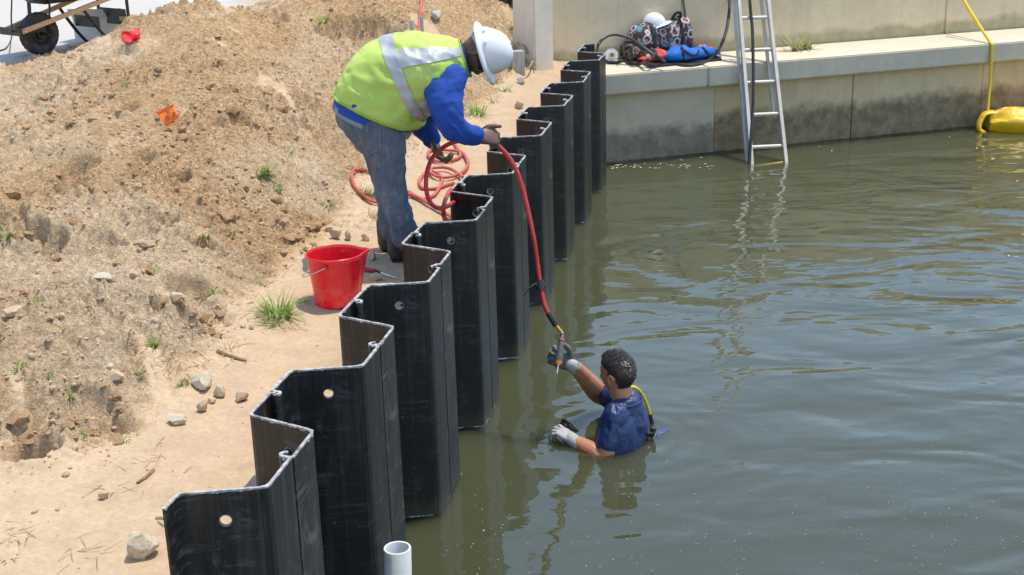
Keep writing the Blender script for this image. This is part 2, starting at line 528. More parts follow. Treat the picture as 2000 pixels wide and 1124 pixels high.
# shell flecks; dark specks paint organic crumbs and the shade of small pits
vor = t.n('TexVoronoi', Vector=c, Scale=75.0)
fl = t.ramp(vor.outputs['Distance'], [(0.06, 1), (0.11, 0)])
flm = t.ramp(t.noise(c, 22, 2), [(0.55, 0), (0.62, 1)])
col = t.mix(t.math('MULTIPLY', fl, flm), col, (0.74, 0.69, 0.60))
vor2 = t.n('TexVoronoi', Vector=c, Scale=52.0)
fl2 = t.ramp(vor2.outputs['Distance'], [(0.08, 1), (0.16, 0)])
flm2 = t.math('MULTIPLY', t.ramp(t.noise(c, 11, 3), [(0.51, 0), (0.62, 1)]), t.math('ADD', 0.15, sep.outputs[2]))
col = t.mix(t.math('MULTIPLY', t.math('MULTIPLY', fl2, flm2), 0.8), col, (0.20, 0.125, 0.065))
gravel = t.mix(t.ramp(t.noise(c, 90, 3, 0.7), [(0.38, 0), (0.62, 1)]), (0.43, 0.395, 0.35), (0.58, 0.54, 0.49))
col = t.mix(at.outputs['Alpha'], col, gravel)
v3 = t.n('TexVoronoi', Vector=t.n('Mapping', Vector=c).outputs[0], Scale=34.0); v4 = t.n('TexVoronoi', Vector=c, Scale=80.0)
crumb = t.math('ADD', t.math('MULTIPLY', t.math('SUBTRACT', 0.8, v3.outputs['Distance']), t.ramp(t.noise(c, 9, 3), [(0.40, 0), (0.62, 1)])), t.math('MULTIPLY', t.math('SUBTRACT', 0.8, v4.outputs['Distance']), 0.45))
bh = t.math('ADD', t.math('ADD', t.noise(c, 30, 7, 0.75), t.math('MULTIPLY', t.noise(c, 120, 4, 0.7), 0.35)), t.math('MULTIPLY', crumb, 0.55))
bs = t.math('ADD', 0.10, t.math('MULTIPLY', sep.outputs[2], 0.90))
bmp = t.n('Bump', Height=bh, Strength=bs, Distance=0.020)
SOIL = t.pbsdf(Base__Color=col, Roughness=0.95, Normal=bmp.outputs[0], Specular__IOR__Level=0.15)
me.materials.append(SOIL)
o = link('ground', me); tag(o, kind='structure')

# wide base sheet out to the horizon (below land and water), and land far behind
g = Geo()
g.add([(-900, -900, -1.45), (900, -900, -1.45), (900, 900, -1.45), (-900, 900, -1.45)], [(0, 1, 2, 3)])
MAT['bed'] = mat_var('bed_silt', (0.10, 0.09, 0.05), (0.14, 0.12, 0.07), 2.0, 0.9)
tag(link('canal_bed', make_mesh('canal_bed', g.verts(), g.F, MAT['bed'])), kind='structure')

# ================================================================== FAR SEAWALL
a2 = A([0.93494, 12.91705, 0]); dW = A([0.95850, 0.28509, 0]); nW = A([dW[1], -dW[0], 0])     # nW points to the water
Zup = A([0, 0, 1.0])
DECK = 0.872
def wp(u, off, z): return a2 + dW * u + nW * off + Zup * z
def onwall(px, py, off): return onplane(px, py, a2 + nW * off, nW)
def slab(g, u0, u1, o0, o1, z0, z1, bev=0.008, m=0):
    bm = bmesh.new(); bmesh.ops.create_cube(bm, size=1.0)
    for v in bm.verts: v.co = Vector((v.co.x * (u1 - u0), v.co.y * (o1 - o0), v.co.z * (z1 - z0)))
    if bev: bmesh.ops.bevel(bm, geom=list(bm.edges), offset=bev, segments=2, affect='EDGES')
    bm.verts.index_update()
    V = A([v.co[:] for v in bm.verts]); F = [tuple(v.index for v in f.verts) for f in bm.faces]; bm.free()
    c_ = wp((u0 + u1) / 2, (o0 + o1) / 2, (z0 + z1) / 2)
    g.add(c_ + V[:, :1] * dW + V[:, 1:2] * nW + V[:, 2:] * Zup, F, m)
def uof(px, py, off):
    return float((onwall(px, py, off) - a2) @ dW)

def concrete(name, c1, c2, dark=None, zband=None, stain=0.5, rough=0.85):
    t = NT(name)
    geo = t.n('NewGeometry')
    P = geo.outputs['Position']
    sep = t.n('SeparateXYZ', Vector=P)
    n1 = t.noise(P, 1.6, 5, 0.6); n2 = t.noise(P, 9, 5, 0.65); n3 = t.noise(P, 70, 4, 0.7)
    mp = t.n('Mapping', Vector=P); mp.inputs['Scale'].default_value = (5, 5, 0.5)
    streak = t.noise(mp.outputs[0], 1.6, 4, 0.6)
    col = t.mix(t.ramp(n1, [(0.35, 0), (0.65, 1)]), c1, c2)
    col = t.mix(t.math('MULTIPLY', t.ramp(n2, [(0.45, 0), (0.7, 1)]), 0.35), col, tuple(x * 0.72 for x in c1))
    col = t.mix(t.math('MULTIPLY', t.ramp(streak, [(0.52, 0), (0.72, 1)]), stain * 0.6), col, (0.16, 0.14, 0.115))
    v = t.n('TexVoronoi', Vector=P, Scale=13.0)
    pit = t.math('MULTIPLY', t.ramp(v.outputs['Distance'], [(0.035, 1), (0.075, 0)]), t.ramp(t.noise(P, 2.3, 2), [(0.5, 0), (0.6, 1)]))
    col = t.mix(t.math('MULTIPLY', pit, 0.75), col, (0.07, 0.06, 0.05))
    if zband is not None:                                  # growth / tide stain near a level
        z0, z1, dc, amt = zband
        zz = t.math('ADD', sep.outputs[2], t.math('MULTIPLY', t.math('SUBTRACT', t.noise(P, 2.6, 6, 0.68), 0.5), 0.55 * abs(z1 - z0) * 2))
        f = t.n('MapRange', Value=zz); f.inputs['From Min'].default_value = z1; f.inputs['From Max'].default_value = z0
        f2 = t.math('MULTIPLY', t.math('MULTIPLY', t.ramp(f.outputs[0], [(0.22, 0), (0.52, 1)]), amt), t.ramp(n2, [(0.25, 0.6), (0.6, 1)]))
        col = t.mix(f2, col, dc)
    h = t.math('ADD', t.math('MULTIPLY', n3, 0.5), t.math('SUBTRACT', n2, t.math('MULTIPLY', pit, 1.2)))
    return t.pbsdf(Base__Color=col, Roughness=rough, Normal=t.bump(h, 0.35, 0.008), Specular__IOR__Level=0.25)
M_CAP = concrete('cap_concrete', (0.700, 0.600, 0.443), (0.615, 0.530, 0.396), stain=0.15)
M_SEA = concrete('seawall_concrete', (0.742, 0.565, 0.335), (0.620, 0.465, 0.275), zband=(0.12, 0.50, (0.17, 0.125, 0.075), 0.92), stain=0.35)
M_SEA2 = concrete('seawall_concrete_new', (0.678, 0.575, 0.408), (0.588, 0.495, 0.353), zband=(0.06, 0.42, (0.20, 0.165, 0.115), 0.9), stain=0.2)
M_RET = concrete('retaining_concrete', (0.784, 0.645, 0.430), (0.700, 0.570, 0.383), zband=(0.86, 1.08, (0.30, 0.27, 0.15), 0.7), stain=0.22)
M_PIL = concrete('pillar_concrete', (0.80, 0.71, 0.58), (0.70, 0.62, 0.50), stain=0.15)

sw = thing('seawall', 'low weathered concrete seawall with brown tide stains behind the ladder', 'seawall', wp(2, 0, -0.6))
u1, u2, u3 = uof(1395, 230, 0), uof(1663, 230, 0), uof(1915, 200, 0)
us = [-0.02, u1, u2, u3, u3 + 1.6, u3 + 3.2, u3 + 4.8, 22, 40]
for i in range(len(us) - 1):
    g = Geo(); d0 = (0.0, -0.004, 0.003, -0.003, 0.002)[i % 5]
    slab(g, us[i] + 0.0015, us[i + 1] - 0.0015, -0.25, d0, -1.3, DECK - 0.198, 0.005)
    part('panel', g, M_SEA2 if i == 0 else M_SEA, sw)
uc1 = uof(1383, 150, 0.1)
ucap = [-0.04, uc1, uof(1935, 90, 0.1), uof(1935, 90, 0.1) + 3.1, 14, 24, 40]
for i in range(len(ucap) - 1):
    g = Geo()
    slab(g, ucap[i] + 0.0025, ucap[i + 1] - 0.0025, -0.72, 0.10, DECK - 0.195, DECK, 0.012)
    part('cap', g, M_CAP, sw)

rw = thing('retaining_wall', 'plain beige concrete retaining wall behind the bag and the ladder', 'wall', wp(3, -0.8, DECK))
RT = 1.735
uj = [-0.45, uof(1332, 60, -0.72), uof(1846, 40, -0.72), uof(1846, 40, -0.72) + 3, 12, 24, 40]
for i in range(len(uj) - 1):
    g = Geo()
    slab(g, uj[i] + 0.0012, uj[i + 1] - 0.0012, -0.97, -0.722 + (0.002 if i % 2 else 0), 0.3, RT, 0.014)
    part('panel', g, M_RET, rw)
# raised land behind the wall
g = Geo()
p0 = [wp(-0.3, -0.975, 1.69), wp(40, -0.975, 1.69), wp(40, -60, 1.75), wp(-0.3, -60, 1.75)]
g.add(p0, [(0, 1, 2, 3)])
MAT['lawn'] = mat_var('dry_lawn', (0.20, 0.19, 0.09), (0.36, 0.30, 0.18), 3.0, 0.95, 0.6, 40, 0.03)
tag(link('upper_ground', make_mesh('upper_ground', g.verts(), g.F, MAT['lawn'])), kind='structure')
# far land and road behind the spoil heap
g = Geo(); g.add([(-300, 24, 0.985), (-2.6, 24, 0.985), (-2.6, 300, 0.985), (-300, 300, 0.985)], [(0, 1, 2, 3)])
g.add([(-300, -60, 0.9), (-15.5, -60, 0.9), (-15.5, 24, 0.985), (-300, 24, 0.985)], [(0, 1, 2, 3)])
MAT['road'] = mat_var('road_gravel', (0.50, 0.48, 0.46), (0.66, 0.64, 0.62), 80, 0.95, 0.4, 90, 0.01)
tag(link('road', make_mesh('road', g.verts(), g.F, MAT['road'])), kind='structure')

# end block of the retaining wall
c0 = W(1045, 143, DECK); c1 = W(1083, 136, DECK)
e1 = norm((c1 - c0) * A([1, 1, 0])); e2 = A([-e1[1], e1[0], 0])
w1 = np.linalg.norm((c1 - c0)[:2])
pl = thing('end_block', 'square concrete end block where the retaining wall meets the dirt', 'concrete block', c0)
t0, t1 = W(1040, 12, RT), W(996, 4, RT)
w2 = 0.42
el = norm((t1 - t0) * A([1, 1, 0]))
bm = bmesh.new()
zb, zt = 0.4, float(RT) - 0.005
q = [c0[:2], c1[:2], c1[:2] + el[:2] * w2, c0[:2] + el[:2] * w2]
vb = [bm.verts.new((*p, zb)) for p in q]; vt = [bm.verts.new((*p, zt)) for p in q]
bm.faces.new(vb[::-1]); bm.faces.new(vt)
for i in range(4): bm.faces.new((vb[i], vb[(i + 1) % 4], vt[(i + 1) % 4], vt[i]))
bmesh.ops.recalc_face_normals(bm, faces=bm.faces)
bmesh.ops.bevel(bm, geom=list(bm.edges), offset=0.018, segments=3, affect='EDGES')
bmesh.ops.subdivide_edges(bm, edges=[e for e in bm.edges if e.calc_length() > 0.12], cuts=9, use_grid_fill=True)
bm.verts.index_update()
V = A([v.co[:] for v in bm.verts]); F = [tuple(v.index for v in f.verts) for f in bm.faces]; bm.free()
V = V + (0.006 * perlin(V[:, 0] * 9, V[:, 1] * 9, V[:, 2] * 9))[:, None] * A([0.6, -0.8, 0.3])
part('block', G(V, F), M_PIL, pl)

# ================================================================== WATER
t = NT('canal_water')
P = t.n('NewGeometry').outputs['Position']
def wave_h():
    mp = t.n('Mapping', Vector=P); mp.inputs['Rotation'].default_value = (0, 0, math.radians(-24)); mp.inputs['Scale'].default_value = (0.95, 1.75, 1)
    a = t.noise(mp.outputs[0], 1.15, 2, 0.45, 0.5)
    mp2 = t.n('Mapping', Vector=P); mp2.inputs['Rotation'].default_value = (0, 0, math.radians(18)); mp2.inputs['Scale'].default_value = (1.1, 1.9, 1)
    b = t.noise(mp2.outputs[0], 3.6, 2, 0.5, 0.4)
    d = t.noise(P, 16, 3, 0.55)
    # livelier water out in the basin, calmer in the lee of the sheet piles
    sx = t.n('SeparateXYZ', Vector=P)
    lee = t.n('MapRange', Value=sx.outputs[0]); lee.inputs['From Min'].default_value = 0.6; lee.inputs['From Max'].default_value = 3.2
    lee.inputs['To Min'].default_value = 0.45; lee.inputs['To Max'].default_value = 1.0
    h = t.math('ADD', t.math('MULTIPLY', a, 0.062), t.math('ADD', t.math('MULTIPLY', b, 0.0065), t.math('MULTIPLY', d, 0.0004)))
    dv = t.n('VectorMath', _operation='DISTANCE'); t.set(dv, 'i0', P); dv.inputs[1].default_value = (0.62, 6.60, 0.0)
    dd = dv.outputs['Value']
    ring = t.math('MULTIPLY', t.math('SINE', t.math('ADD', t.math('MULTIPLY', dd, 46.0), t.math('MULTIPLY', t.noise(P, 3.0, 2), 5.0))), t.math('MULTIPLY', t.math('POWER', 2.718, t.math('MULTIPLY', dd, -2.6)), 0.0021))
    return t.math('ADD', t.math('MULTIPLY', h, lee.outputs[0]), ring)
bn = t.n('Bump', Height=wave_h(), Strength=1.0, Distance=1.0).outputs[0]
fr = t.n('Fresnel', IOR=1.56, Normal=bn)
gl = t.n('BsdfGlossy', Color=(1, 1, 1), Roughness=0.015, Normal=bn)
tr = t.n('BsdfTransparent', Color=(1, 1, 1))
mx = t.n('MixShader'); t.set(mx, 'i0', fr.outputs[0]); t.set(mx, 'i1', tr.outputs[0]); t.set(mx, 'i2', gl.outputs[0])
t.t.links.new(mx.outputs[0], t.out.inputs['Surface'])
vp = t.n('VolumePrincipled', Color=(0.325, 0.36, 0.215), Density=11.0, Anisotropy=0.0)
t.t.links.new(vp.outputs[0], t.out.inputs['Volume'])
WATER = t.m
g = Geo()
x0, x1, y0, y1, zb = -9, 70, -40, 45, -1.35
g.add([(x0, y0, zb), (x1, y0, zb), (x1, y1, zb), (x0, y1, zb), (x0, y0, 0), (x1, y0, 0), (x1, y1, 0), (x0, y1, 0)],
      [(3, 2, 1, 0), (4, 5, 6, 7), (0, 1, 5, 4), (1, 2, 6, 5), (2, 3, 7, 6), (3, 0, 4, 7)])
tag(link('water', make_mesh('water', g.verts(), g.F, WATER, False)), kind='structure')

# ================================================================== SHEET PILES
def pile_mat(name, base, dust):
    t = NT(name)
    c = t.coord('Object')
    mp = t.n('Mapping', Vector=c); mp.inputs['Scale'].default_value = (9, 9, 0.8)
    st = t.noise(mp.outputs[0], 2.2, 6, 0.65)
    mp2 = t.n('Mapping', Vector=c); mp2.inputs['Scale'].default_value = (3, 3, 26)
    hz = t.noise(mp2.outputs[0], 2.0, 4, 0.6)
    bl = t.noise(c, 3.1, 5, 0.7)
    oi = t.n('ObjectInfo')
    col = t.mix(t.math('MULTIPLY', t.ramp(st, [(0.50, 0), (0.74, 1)]), 0.50), base, dust)
    scm = t.math('MULTIPLY', t.ramp(hz, [(0.50, 0), (0.64, 1)]), t.ramp(bl, [(0.47, 0), (0.60, 1)]))
    col = t.mix(t.math('MULTIPLY', scm, 0.75), col, dust)
    chalk = t.math('MULTIPLY', t.ramp(t.noise(c, 5.5, 7, 0.78, 1.2), [(0.535, 0), (0.66, 1)]), t.ramp(t.noise(c, 2.6, 2), [(0.45, 0), (0.60, 1)]))
    col = t.mix(t.math('MULTIPLY', chalk, 0.55), col, (0.20, 0.20, 0.205))
    gz_ = t.n('SeparateXYZ', Vector=t.n('NewGeometry').outputs['Position'])
    wl_ = t.n('MapRange', Value=t.math('ADD', gz_.outputs[2], t.math('MULTIPLY', st, -0.10))); wl_.inputs['From Min'].default_value = 0.05; wl_.inputs['From Max'].default_value = -0.02
    col = t.mix(t.math('MULTIPLY', wl_.outputs[0], 0.7), col, (0.05, 0.05, 0.03))
    sp = t.ramp(t.noise(c, 34, 6, 0.75), [(0.66, 0), (0.71, 1)])
    col = t.mix(t.math('MULTIPLY', t.math('MULTIPLY', sp, t.ramp(bl, [(0.45, 0), (0.6, 1)])), 0.6), col, (0.30, 0.30, 0.30))
    rg = t.n('MapRange', Value=st); rg.inputs['To Min'].default_value = 0.25; rg.inputs['To Max'].default_value = 0.55
    nb = t.bump(t.math('ADD', t.math('MULTIPLY', hz, 0.25), t.noise(c, 60, 3)), 0.10, 0.004)
    return t.pbsdf(Base__Color=col, Roughness=rg.outputs[0], Normal=nb, Specular__IOR__Level=0.45)
M_PILE = [pile_mat('black_pile_plastic', (0.0065, 0.0065, 0.007), (0.07, 0.07, 0.072)),
          pile_mat('dusty_pile_plastic', (0.012, 0.011, 0.011), (0.105, 0.094, 0.087))]
t = NT('cut_edge_dust')
c = t.coord('Object')
col = t.mix(t.ramp(t.noise(c, 30, 5, 0.7), [(0.42, 0), (0.6, 1)]), (0.32, 0.305, 0.29), (0.56, 0.54, 0.52))
col = t.mix(t.ramp(t.noise(c, 14, 4, 0.7), [(0.54, 0), (0.64, 1)]), col, (0.17, 0.15, 0.135))
M_EDGE = t.pbsdf(Base__Color=col, Roughness=0.9, Normal=t.bump(t.noise(c, 120, 4), 0.6, 0.004))
t = NT('hole_rim'); c = t.coord('Object')
M_RIM = t.pbsdf(Base__Color=(0.22, 0.23, 0.25), Roughness=0.4)

TK = 0.0088
def offset_poly(P, th):
    """closed outline of an open 2D polyline thickened by th"""
    P = A(P); n = len(P)
    T = np.zeros_like(P); 
    L = []; R = []
    for i in range(n):
        if i == 0: d = norm(P[1] - P[0]); nn = A([-d[1], d[0]]); k = 1
        elif i == n - 1: d = norm(P[-1] - P[-2]); nn = A([-d[1], d[0]]); k = 1
        else:
            d1, d2 = norm(P[i] - P[i - 1]), norm(P[i + 1] - P[i])
            n1, n2 = A([-d1[1], d1[0]]), A([-d2[1], d2[0]])
            nn = norm(n1 + n2); k = 1 / max(0.45, nn @ n1)
        L.append(P[i] + nn * th / 2 * k); R.append(P[i] - nn * th / 2 * k)
    return A(L), A(R)
def extrude_poly(P, th, z0, z1, g, ztop=None):
    L, R = offset_poly(P, th); n = len(P)
    zt = np.full(n, z1) if ztop is None else ztop
    V = np.concatenate([np.c_[L, np.full(n, z0)], np.c_[R, np.full(n, z0)], np.c_[L, zt], np.c_[R, zt]])
    F = []
    for i in range(n - 1):
        F += [(i, i + 1, 2 * n + i + 1, 2 * n + i)[::-1], (n + i, n + i + 1, 3 * n + i + 1, 3 * n + i), (2 * n + i, 2 * n + i + 1, 3 * n + i + 1, 3 * n + i)[::-1], (i, i + 1, n + i + 1, n + i)]
    F += [(0, n, 3 * n, 2 * n)[::-1], (n - 1, 2 * n - 1, 4 * n - 1, 3 * n - 1)]
    g.add(V, F)
def web_with_hole(p, q, th, z0, z1, hc, hr, g, holes=()):
    """flat plate p->q (2D) with a round bolt hole; hc = (u along, z)"""
    p, q = A(p), A(q); L = np.linalg.norm(q - p); d = (q - p) / L; nn = A([-d[1], d[0]])
    u0, u1 = hc[0] - 0.055, hc[0] + 0.055
    zl, zh = hc[1] - 0.055, hc[1] + 0.055
    def pt(u, z, s): 
        xy = p + d * u + nn * s * th / 2
        return (xy[0], xy[1], z)
    def quad(ua, ub, za, zb):
        for s in (1, -1):
            V = [pt(ua, za, s), pt(ub, za, s), pt(ub, zb, s), pt(ua, zb, s)]
            g.add(V, [(0, 1, 2, 3) if s < 0 else (3, 2, 1, 0)])
    quad(0, L, z0, zl); quad(0, u0, zl, zh); quad(u1, L, zl, zh); quad(0, L, zh, z1)
    N = 20
    ang = np.linspace(0, 2 * np.pi, N, endpoint=False) + np.pi / 4
    for s in (1, -1):
        V = []
        for a in ang:
            V.append(pt(hc[0] + hr * math.cos(a), hc[1] + hr * math.sin(a), s))
        for a in ang:
            k = 0.055 / max(abs(math.cos(a)), abs(math.sin(a)))
            V.append(pt(hc[0] + k * math.cos(a), hc[1] + k * math.sin(a), s))
        F = [(i, (i + 1) % N, N + (i + 1) % N, N + i) for i in range(N)]
        g.add(V, F if s > 0 else [f[::-1] for f in F])
    V = [pt(hc[0] + hr * math.cos(a), hc[1] + hr * math.sin(a), 1) for a in ang] + [pt(hc[0] + hr * math.cos(a), hc[1] + hr * math.sin(a), -1) for a in ang]
    g.add(V, [(i, (i + 1) % N, N + (i + 1) % N, N + i) for i in range(N)])
def arc(c, r, a0, a1, n=9):
    a = np.linspace(a0, a1, n)
    return [c + r * A([math.cos(x), math.sin(x)]) for x in a]
ZLOW = -0.55
PGROUP = 'black sheet piles standing in a row at the water edge'
def make_pile(kind, k, label, cut=None, matk=0):
    """kind 'A': inner lock k, I, Q, outer lock k.  kind 'B': outer lock k, O, J(k-1), inner lock k-1"""
    I = Ik(k); O, Q = I + oO, I + oQ; Jp = Ik(k - 1) + oJ; Ip = Ik(k - 1); J = I + oJ
    midO, midI, midIp = (O + Q) / 2, (I + J) / 2, (Ip + Jp) / 2
    rnd = random.Random(k * 7 + (kind == 'A'))
    zt = ZTOP + rnd.uniform(-0.006, 0.006)
    if kind == 'A': c_in, c_out, mi, mo = I, Q, midI, midO
    else: c_in, c_out, mi, mo = Jp, O, midIp, midO
    if cut == 'end': c_out = c_in + (c_out - c_in) * 0.36
    di, do = norm(c_in - mi), norm(c_out - mo)
    inn = -N_                                        # towards the land
    rc = 0.022
    def corner(a, b, c):                             # rounded bend at b
        d1, d2 = norm(a - b), norm(c - b)
        p1, p2 = b + d1 * rc, b + d2 * rc
        return [p1, 0.25 * p1 + 0.5 * b + 0.25 * p2, p2]
    # flange polylines with a lock at the end: A has a bulb, B has a hook round it
    lock = Geo()
    def flange(c, m, d, outer, male):
        s = inn if outer else N_
        endp = m + d * 0.012
        if male: tail = [endp, endp + s * 0.016 - d * 0.004, m - d * 0.012 + s * 0.024]
        else:
            cc = m - d * 0.012 + s * 0.024
            a0 = math.atan2(*(endp + s * 0.004 - cc)[::-1])
            v1 = endp + s * 0.004 - cc
            sg = 1 if (v1[0] * (-s)[1] - v1[1] * (-s)[0]) < 0 else -1
            tail = [endp, endp + s * 0.004] + [cc + 0.0165 * A([math.cos(a0 + sg * t_), math.sin(a0 + sg * t_)]) for t_ in np.linspace(0.3, 4.0, 8)]
        return tail
    ti = flange(c_in, mi, di, False, kind == 'A')
    to = flange(c_out, mo, do, True, kind == 'A')
    web_a, web_b = c_in, c_out
    wl = np.linalg.norm(web_b - web_a); wd_ = norm(web_b - web_a)
    loc = A([*(web_a + web_b) / 2, ZLOW])
    th_ = thing('sheet_pile', label, 'sheet pile', loc, PGROUP)
    # inner flange, bends
    pin = ti[::-1] + corner(mi, c_in, c_out)
    pout = corner(c_in, c_out, mo) + to
    hu = wl * (0.60 if kind == 'A' else 0.50); hz = zt - (0.105 if kind == 'A' else 0.10)
    gw = Geo()
    if cut == 'end': extrude_poly([web_a + wd_ * rc, web_b], TK, ZLOW, zt, gw)
    else: web_with_hole(web_a + wd_ * rc, web_b - wd_ * rc, TK, ZLOW, zt, (hu - rc, hz), 0.0185, gw)
    part('web', gw, M_PILE[matk], th_, False)
    if cut == 'start':
        pin = [c_in + norm(mi - c_in) * 0.10, *corner(mi, c_in, c_out)]
    if cut == 'end':
        pout = None; pin = ti[::-1] + corner(mi, c_in, c_out) + [web_b]
    if cut == 'end': pin_ = pin[:-1]
    else: pin_ = pin
    gi = Geo(); extrude_poly(pin_, TK, ZLOW, zt, gi); part('flange', gi, M_PILE[matk], th_, False)
    full = list(pin)
    if pout is not None:
        go = Geo(); extrude_poly(pout, TK, ZLOW, zt, go); part('flange', go, M_PILE[matk], th_, False)
        full = full + list(pout)
    # ragged pale sawn edge
    Pd = []
    for i in range(len(full) - 1):
        L = np.linalg.norm(full[i + 1] - full[i]); n = max(1, int(L / 0.008))
        for j in range(n): Pd.append(full[i] + (full[i + 1] - full[i]) * j / n)
    Pd.append(full[-1]); Pd = A(Pd)
    L_, R_2 = offset_poly(Pd, TK + 0.0016)
    n = len(Pd)
    jit = 0.0025 * perlin(Pd[:, 0] * 60 + k, Pd[:, 1] * 60, 1.1)
    rag = np.where(perlin(Pd[:, 0] * 31, Pd[:, 1] * 31, k) > 0.42, 0.007, -0.001)
    ztp = zt + 0.0035 + 0.003 * np.abs(perlin(Pd[:, 0] * 45, Pd[:, 1] * 45, 3 + k))
    V = np.concatenate([np.c_[L_, zt - 0.003 - rag - jit], np.c_[R_2, zt - 0.003 - rag * 0.5 + jit], np.c_[L_, ztp], np.c_[R_2, ztp]])
    F = []
    for i in range(n - 1):
        F += [(i, i + 1, 2 * n + i + 1, 2 * n + i)[::-1], (n + i, n + i + 1, 3 * n + i + 1, 3 * n + i), (2 * n + i, 2 * n + i + 1, 3 * n + i + 1, 3 * n + i)[::-1]]
    F += [(0, n, 3 * n, 2 * n)[::-1], (n - 1, 2 * n - 1, 4 * n - 1, 3 * n - 1)]
    part('cut_edge', G(V, F), M_EDGE, th_, False)
    if cut == 'end': return th_
    # bright drilled rim of the bolt hole
    gr = Geo()
    hc = web_a + wd_ * hu
    nn = A([-wd_[1], wd_[0]])
    for s in (1, -1):
        cc = A([*(hc + nn * s * (TK / 2 + 0.0008)), hz])
        ang = np.linspace(0, 2 * np.pi, 25)
        Pr = [cc + 0.0195 * (math.cos(a) * A([*wd_, 0]) + math.sin(a) * A([0, 0, 1])) for a in ang]
        Vt, Ft = tube(Pr, 0.0016, 5, False); gr.add(Vt, Ft)
    part('bolt_hole', gr, M_RIM, th_)
    return th_
make_pile('B', 0, 'nearest black sheet pile with a wide sloping end at the bottom of the photo', cut='start', matk=1)
nth = ['', 'third', 'fourth', 'fifth', 'sixth', 'seventh', 'eighth', 'ninth', 'tenth', 'eleventh', 'twelfth', 'thirteenth', 'fourteenth', 'fifteenth', 'sixteenth', 'seventeenth', 'last full']
make_pile('A', 0, 'second black sheet pile from the near end of the row', matk=1)
notes = {1: ('third black sheet pile from the near end with white scuffs below its hole', 'dusty fourth sheet pile from the near end just before the red bucket'),
         2: ('fifth black sheet pile from the near end beside the base of the red bucket', 'dusty sixth sheet pile from the near end with the standing man behind'),
         3: ('seventh black sheet pile from the near end with a hole showing red hose', 'eighth sheet pile from the near end with the hanging hose loop behind it'),
         4: ('ninth black sheet pile from the near end where the coil of hose goes behind', 'tenth sheet pile from the near end crossed by the red hose at its top'),
         5: ('eleventh black sheet pile from the near end below the bending man\'s hand', 'twelfth sheet pile from the near end'),
         6: ('thirteenth black sheet pile from the near end', 'fourteenth sheet pile from the near end, fifth from the far end'),
         7: ('fourth sheet pile from the far end of the row', 'third sheet pile from the far end of the row'),
         8: ('second sheet pile from the far end, close to the concrete seawall', 'farthest full sheet pile touching the concrete seawall')}
for k in range(1, 9):
    make_pile('B', k, notes[k][0], matk=0)
    make_pile('A', k, notes[k][1], matk=1 if k in (1, 2) else 0)
make_pile('B', 9, 'short last sheet pile standing behind the far end of the row', cut='end')

# thin bright meniscus where the water climbs the sheets
t = NT('water_edge_film')
gl_ = t.n('BsdfGlossy', Color=(1, 1, 1), Roughness=0.12); trn = t.n('BsdfTransparent'); mx_ = t.n('MixShader')
t.set(mx_, 'i0', t.math('MULTIPLY', 0.40, t.ramp(t.noise(t.n('NewGeometry').outputs['Position'], 9.0, 4), [(0.44, 0.0), (0.64, 1)]))); t.set(mx_, 'i1', trn); t.set(mx_, 'i2', gl_)
t.t.links.new(mx_.outputs[0], t.out.inputs[0])
g = Geo()
for k in range(0, 9):
    I = Ik(k); Jp = Ik(k - 1) + oJ
    pl_ = [Jp, I + oO, I + oQ, I]
    _, Ro = offset_poly(pl_, TK + 0.001); _, R2 = offset_poly(pl_, TK + 0.009)
    V = [(p[0], p[1], 0.0055) for p in Ro] + [(p[0], p[1], 0.0005) for p in R2]
    g.add(V, [(i, 4 + i, 5 + i, i + 1) for i in range(3)])
tag(link('water_edge', make_mesh('water_edge', g.verts(), g.F, t.m, False)), kind='structure')

# ================================================================== PEOPLE: shared builders
def skin_mat(name, c1, c2, rough=0.45):
    t = NT(name); c = t.coord('Object')
    col = t.mix(t.ramp(t.noise(c, 18, 4), [(0.35, 0), (0.65, 1)]), c1, c2)
    return t.pbsdf(Base__Color=col, Roughness=rough, Normal=t.bump(t.noise(c, 260, 4, 0.6), 0.25, 0.002), Subsurface__Weight=0.08, Subsurface__Radius=(0.02, 0.008, 0.005))
M_SKIN_D = skin_mat('dark_skin', (0.125, 0.062, 0.038), (0.175, 0.092, 0.058), 0.40)
M_SKIN_L = skin_mat('tan_skin', (0.44, 0.185, 0.095), (0.53, 0.235, 0.125), 0.4)
def cloth_mat(name, c1, c2, scale=6, rough=0.8, weave=420, bump=0.3, spec=0.25, wr=9):
    t = NT(name); c = t.coord('Object')
    col = t.mix(t.ramp(t.noise(c, scale, 5, 0.6), [(0.35, 0), (0.65, 1)]), c1, c2)
    h = t.math('ADD', t.math('MULTIPLY', t.noise(c, weave, 2), 0.10), t.math('MULTIPLY', t.noise(c, wr, 3, 0.5, 0.8), 1.0))
    return t.pbsdf(Base__Color=col, Roughness=rough, Normal=t.bump(h, bump, 0.02), Specular__IOR__Level=spec)
M_VEST = cloth_mat('lime_mesh_fabric', (0.46, 0.61, 0.12), (0.54, 0.69, 0.16), 5, 0.75, 300)
M_TRIM = cloth_mat('lime_binding', (0.30, 0.42, 0.05), (0.38, 0.50, 0.08), 9, 0.7)
M_SHIRT = cloth_mat('royal_blue_cotton', (0.018, 0.062, 0.30), (0.028, 0.085, 0.38), 5, 0.8, 420, 0.35)
M_GREYHEM = cloth_mat('grey_cotton', (0.22, 0.24, 0.29), (0.30, 0.32, 0.37), 8)
M_WET = cloth_mat('wet_navy_cotton', (0.008, 0.028, 0.105), (0.011, 0.035, 0.130), 5, 0.42, 420, 0.35, 0.55, 13)
M_GLOVE = cloth_mat('grey_work_glove', (0.10, 0.095, 0.088), (0.22, 0.21, 0.20), 30, 0.7, 500, 0.3)
M_GLOVE2 = cloth_mat('pale_grey_glove', (0.36, 0.35, 0.35), (0.50, 0.49, 0.49), 40, 0.6, 500, 0.3)
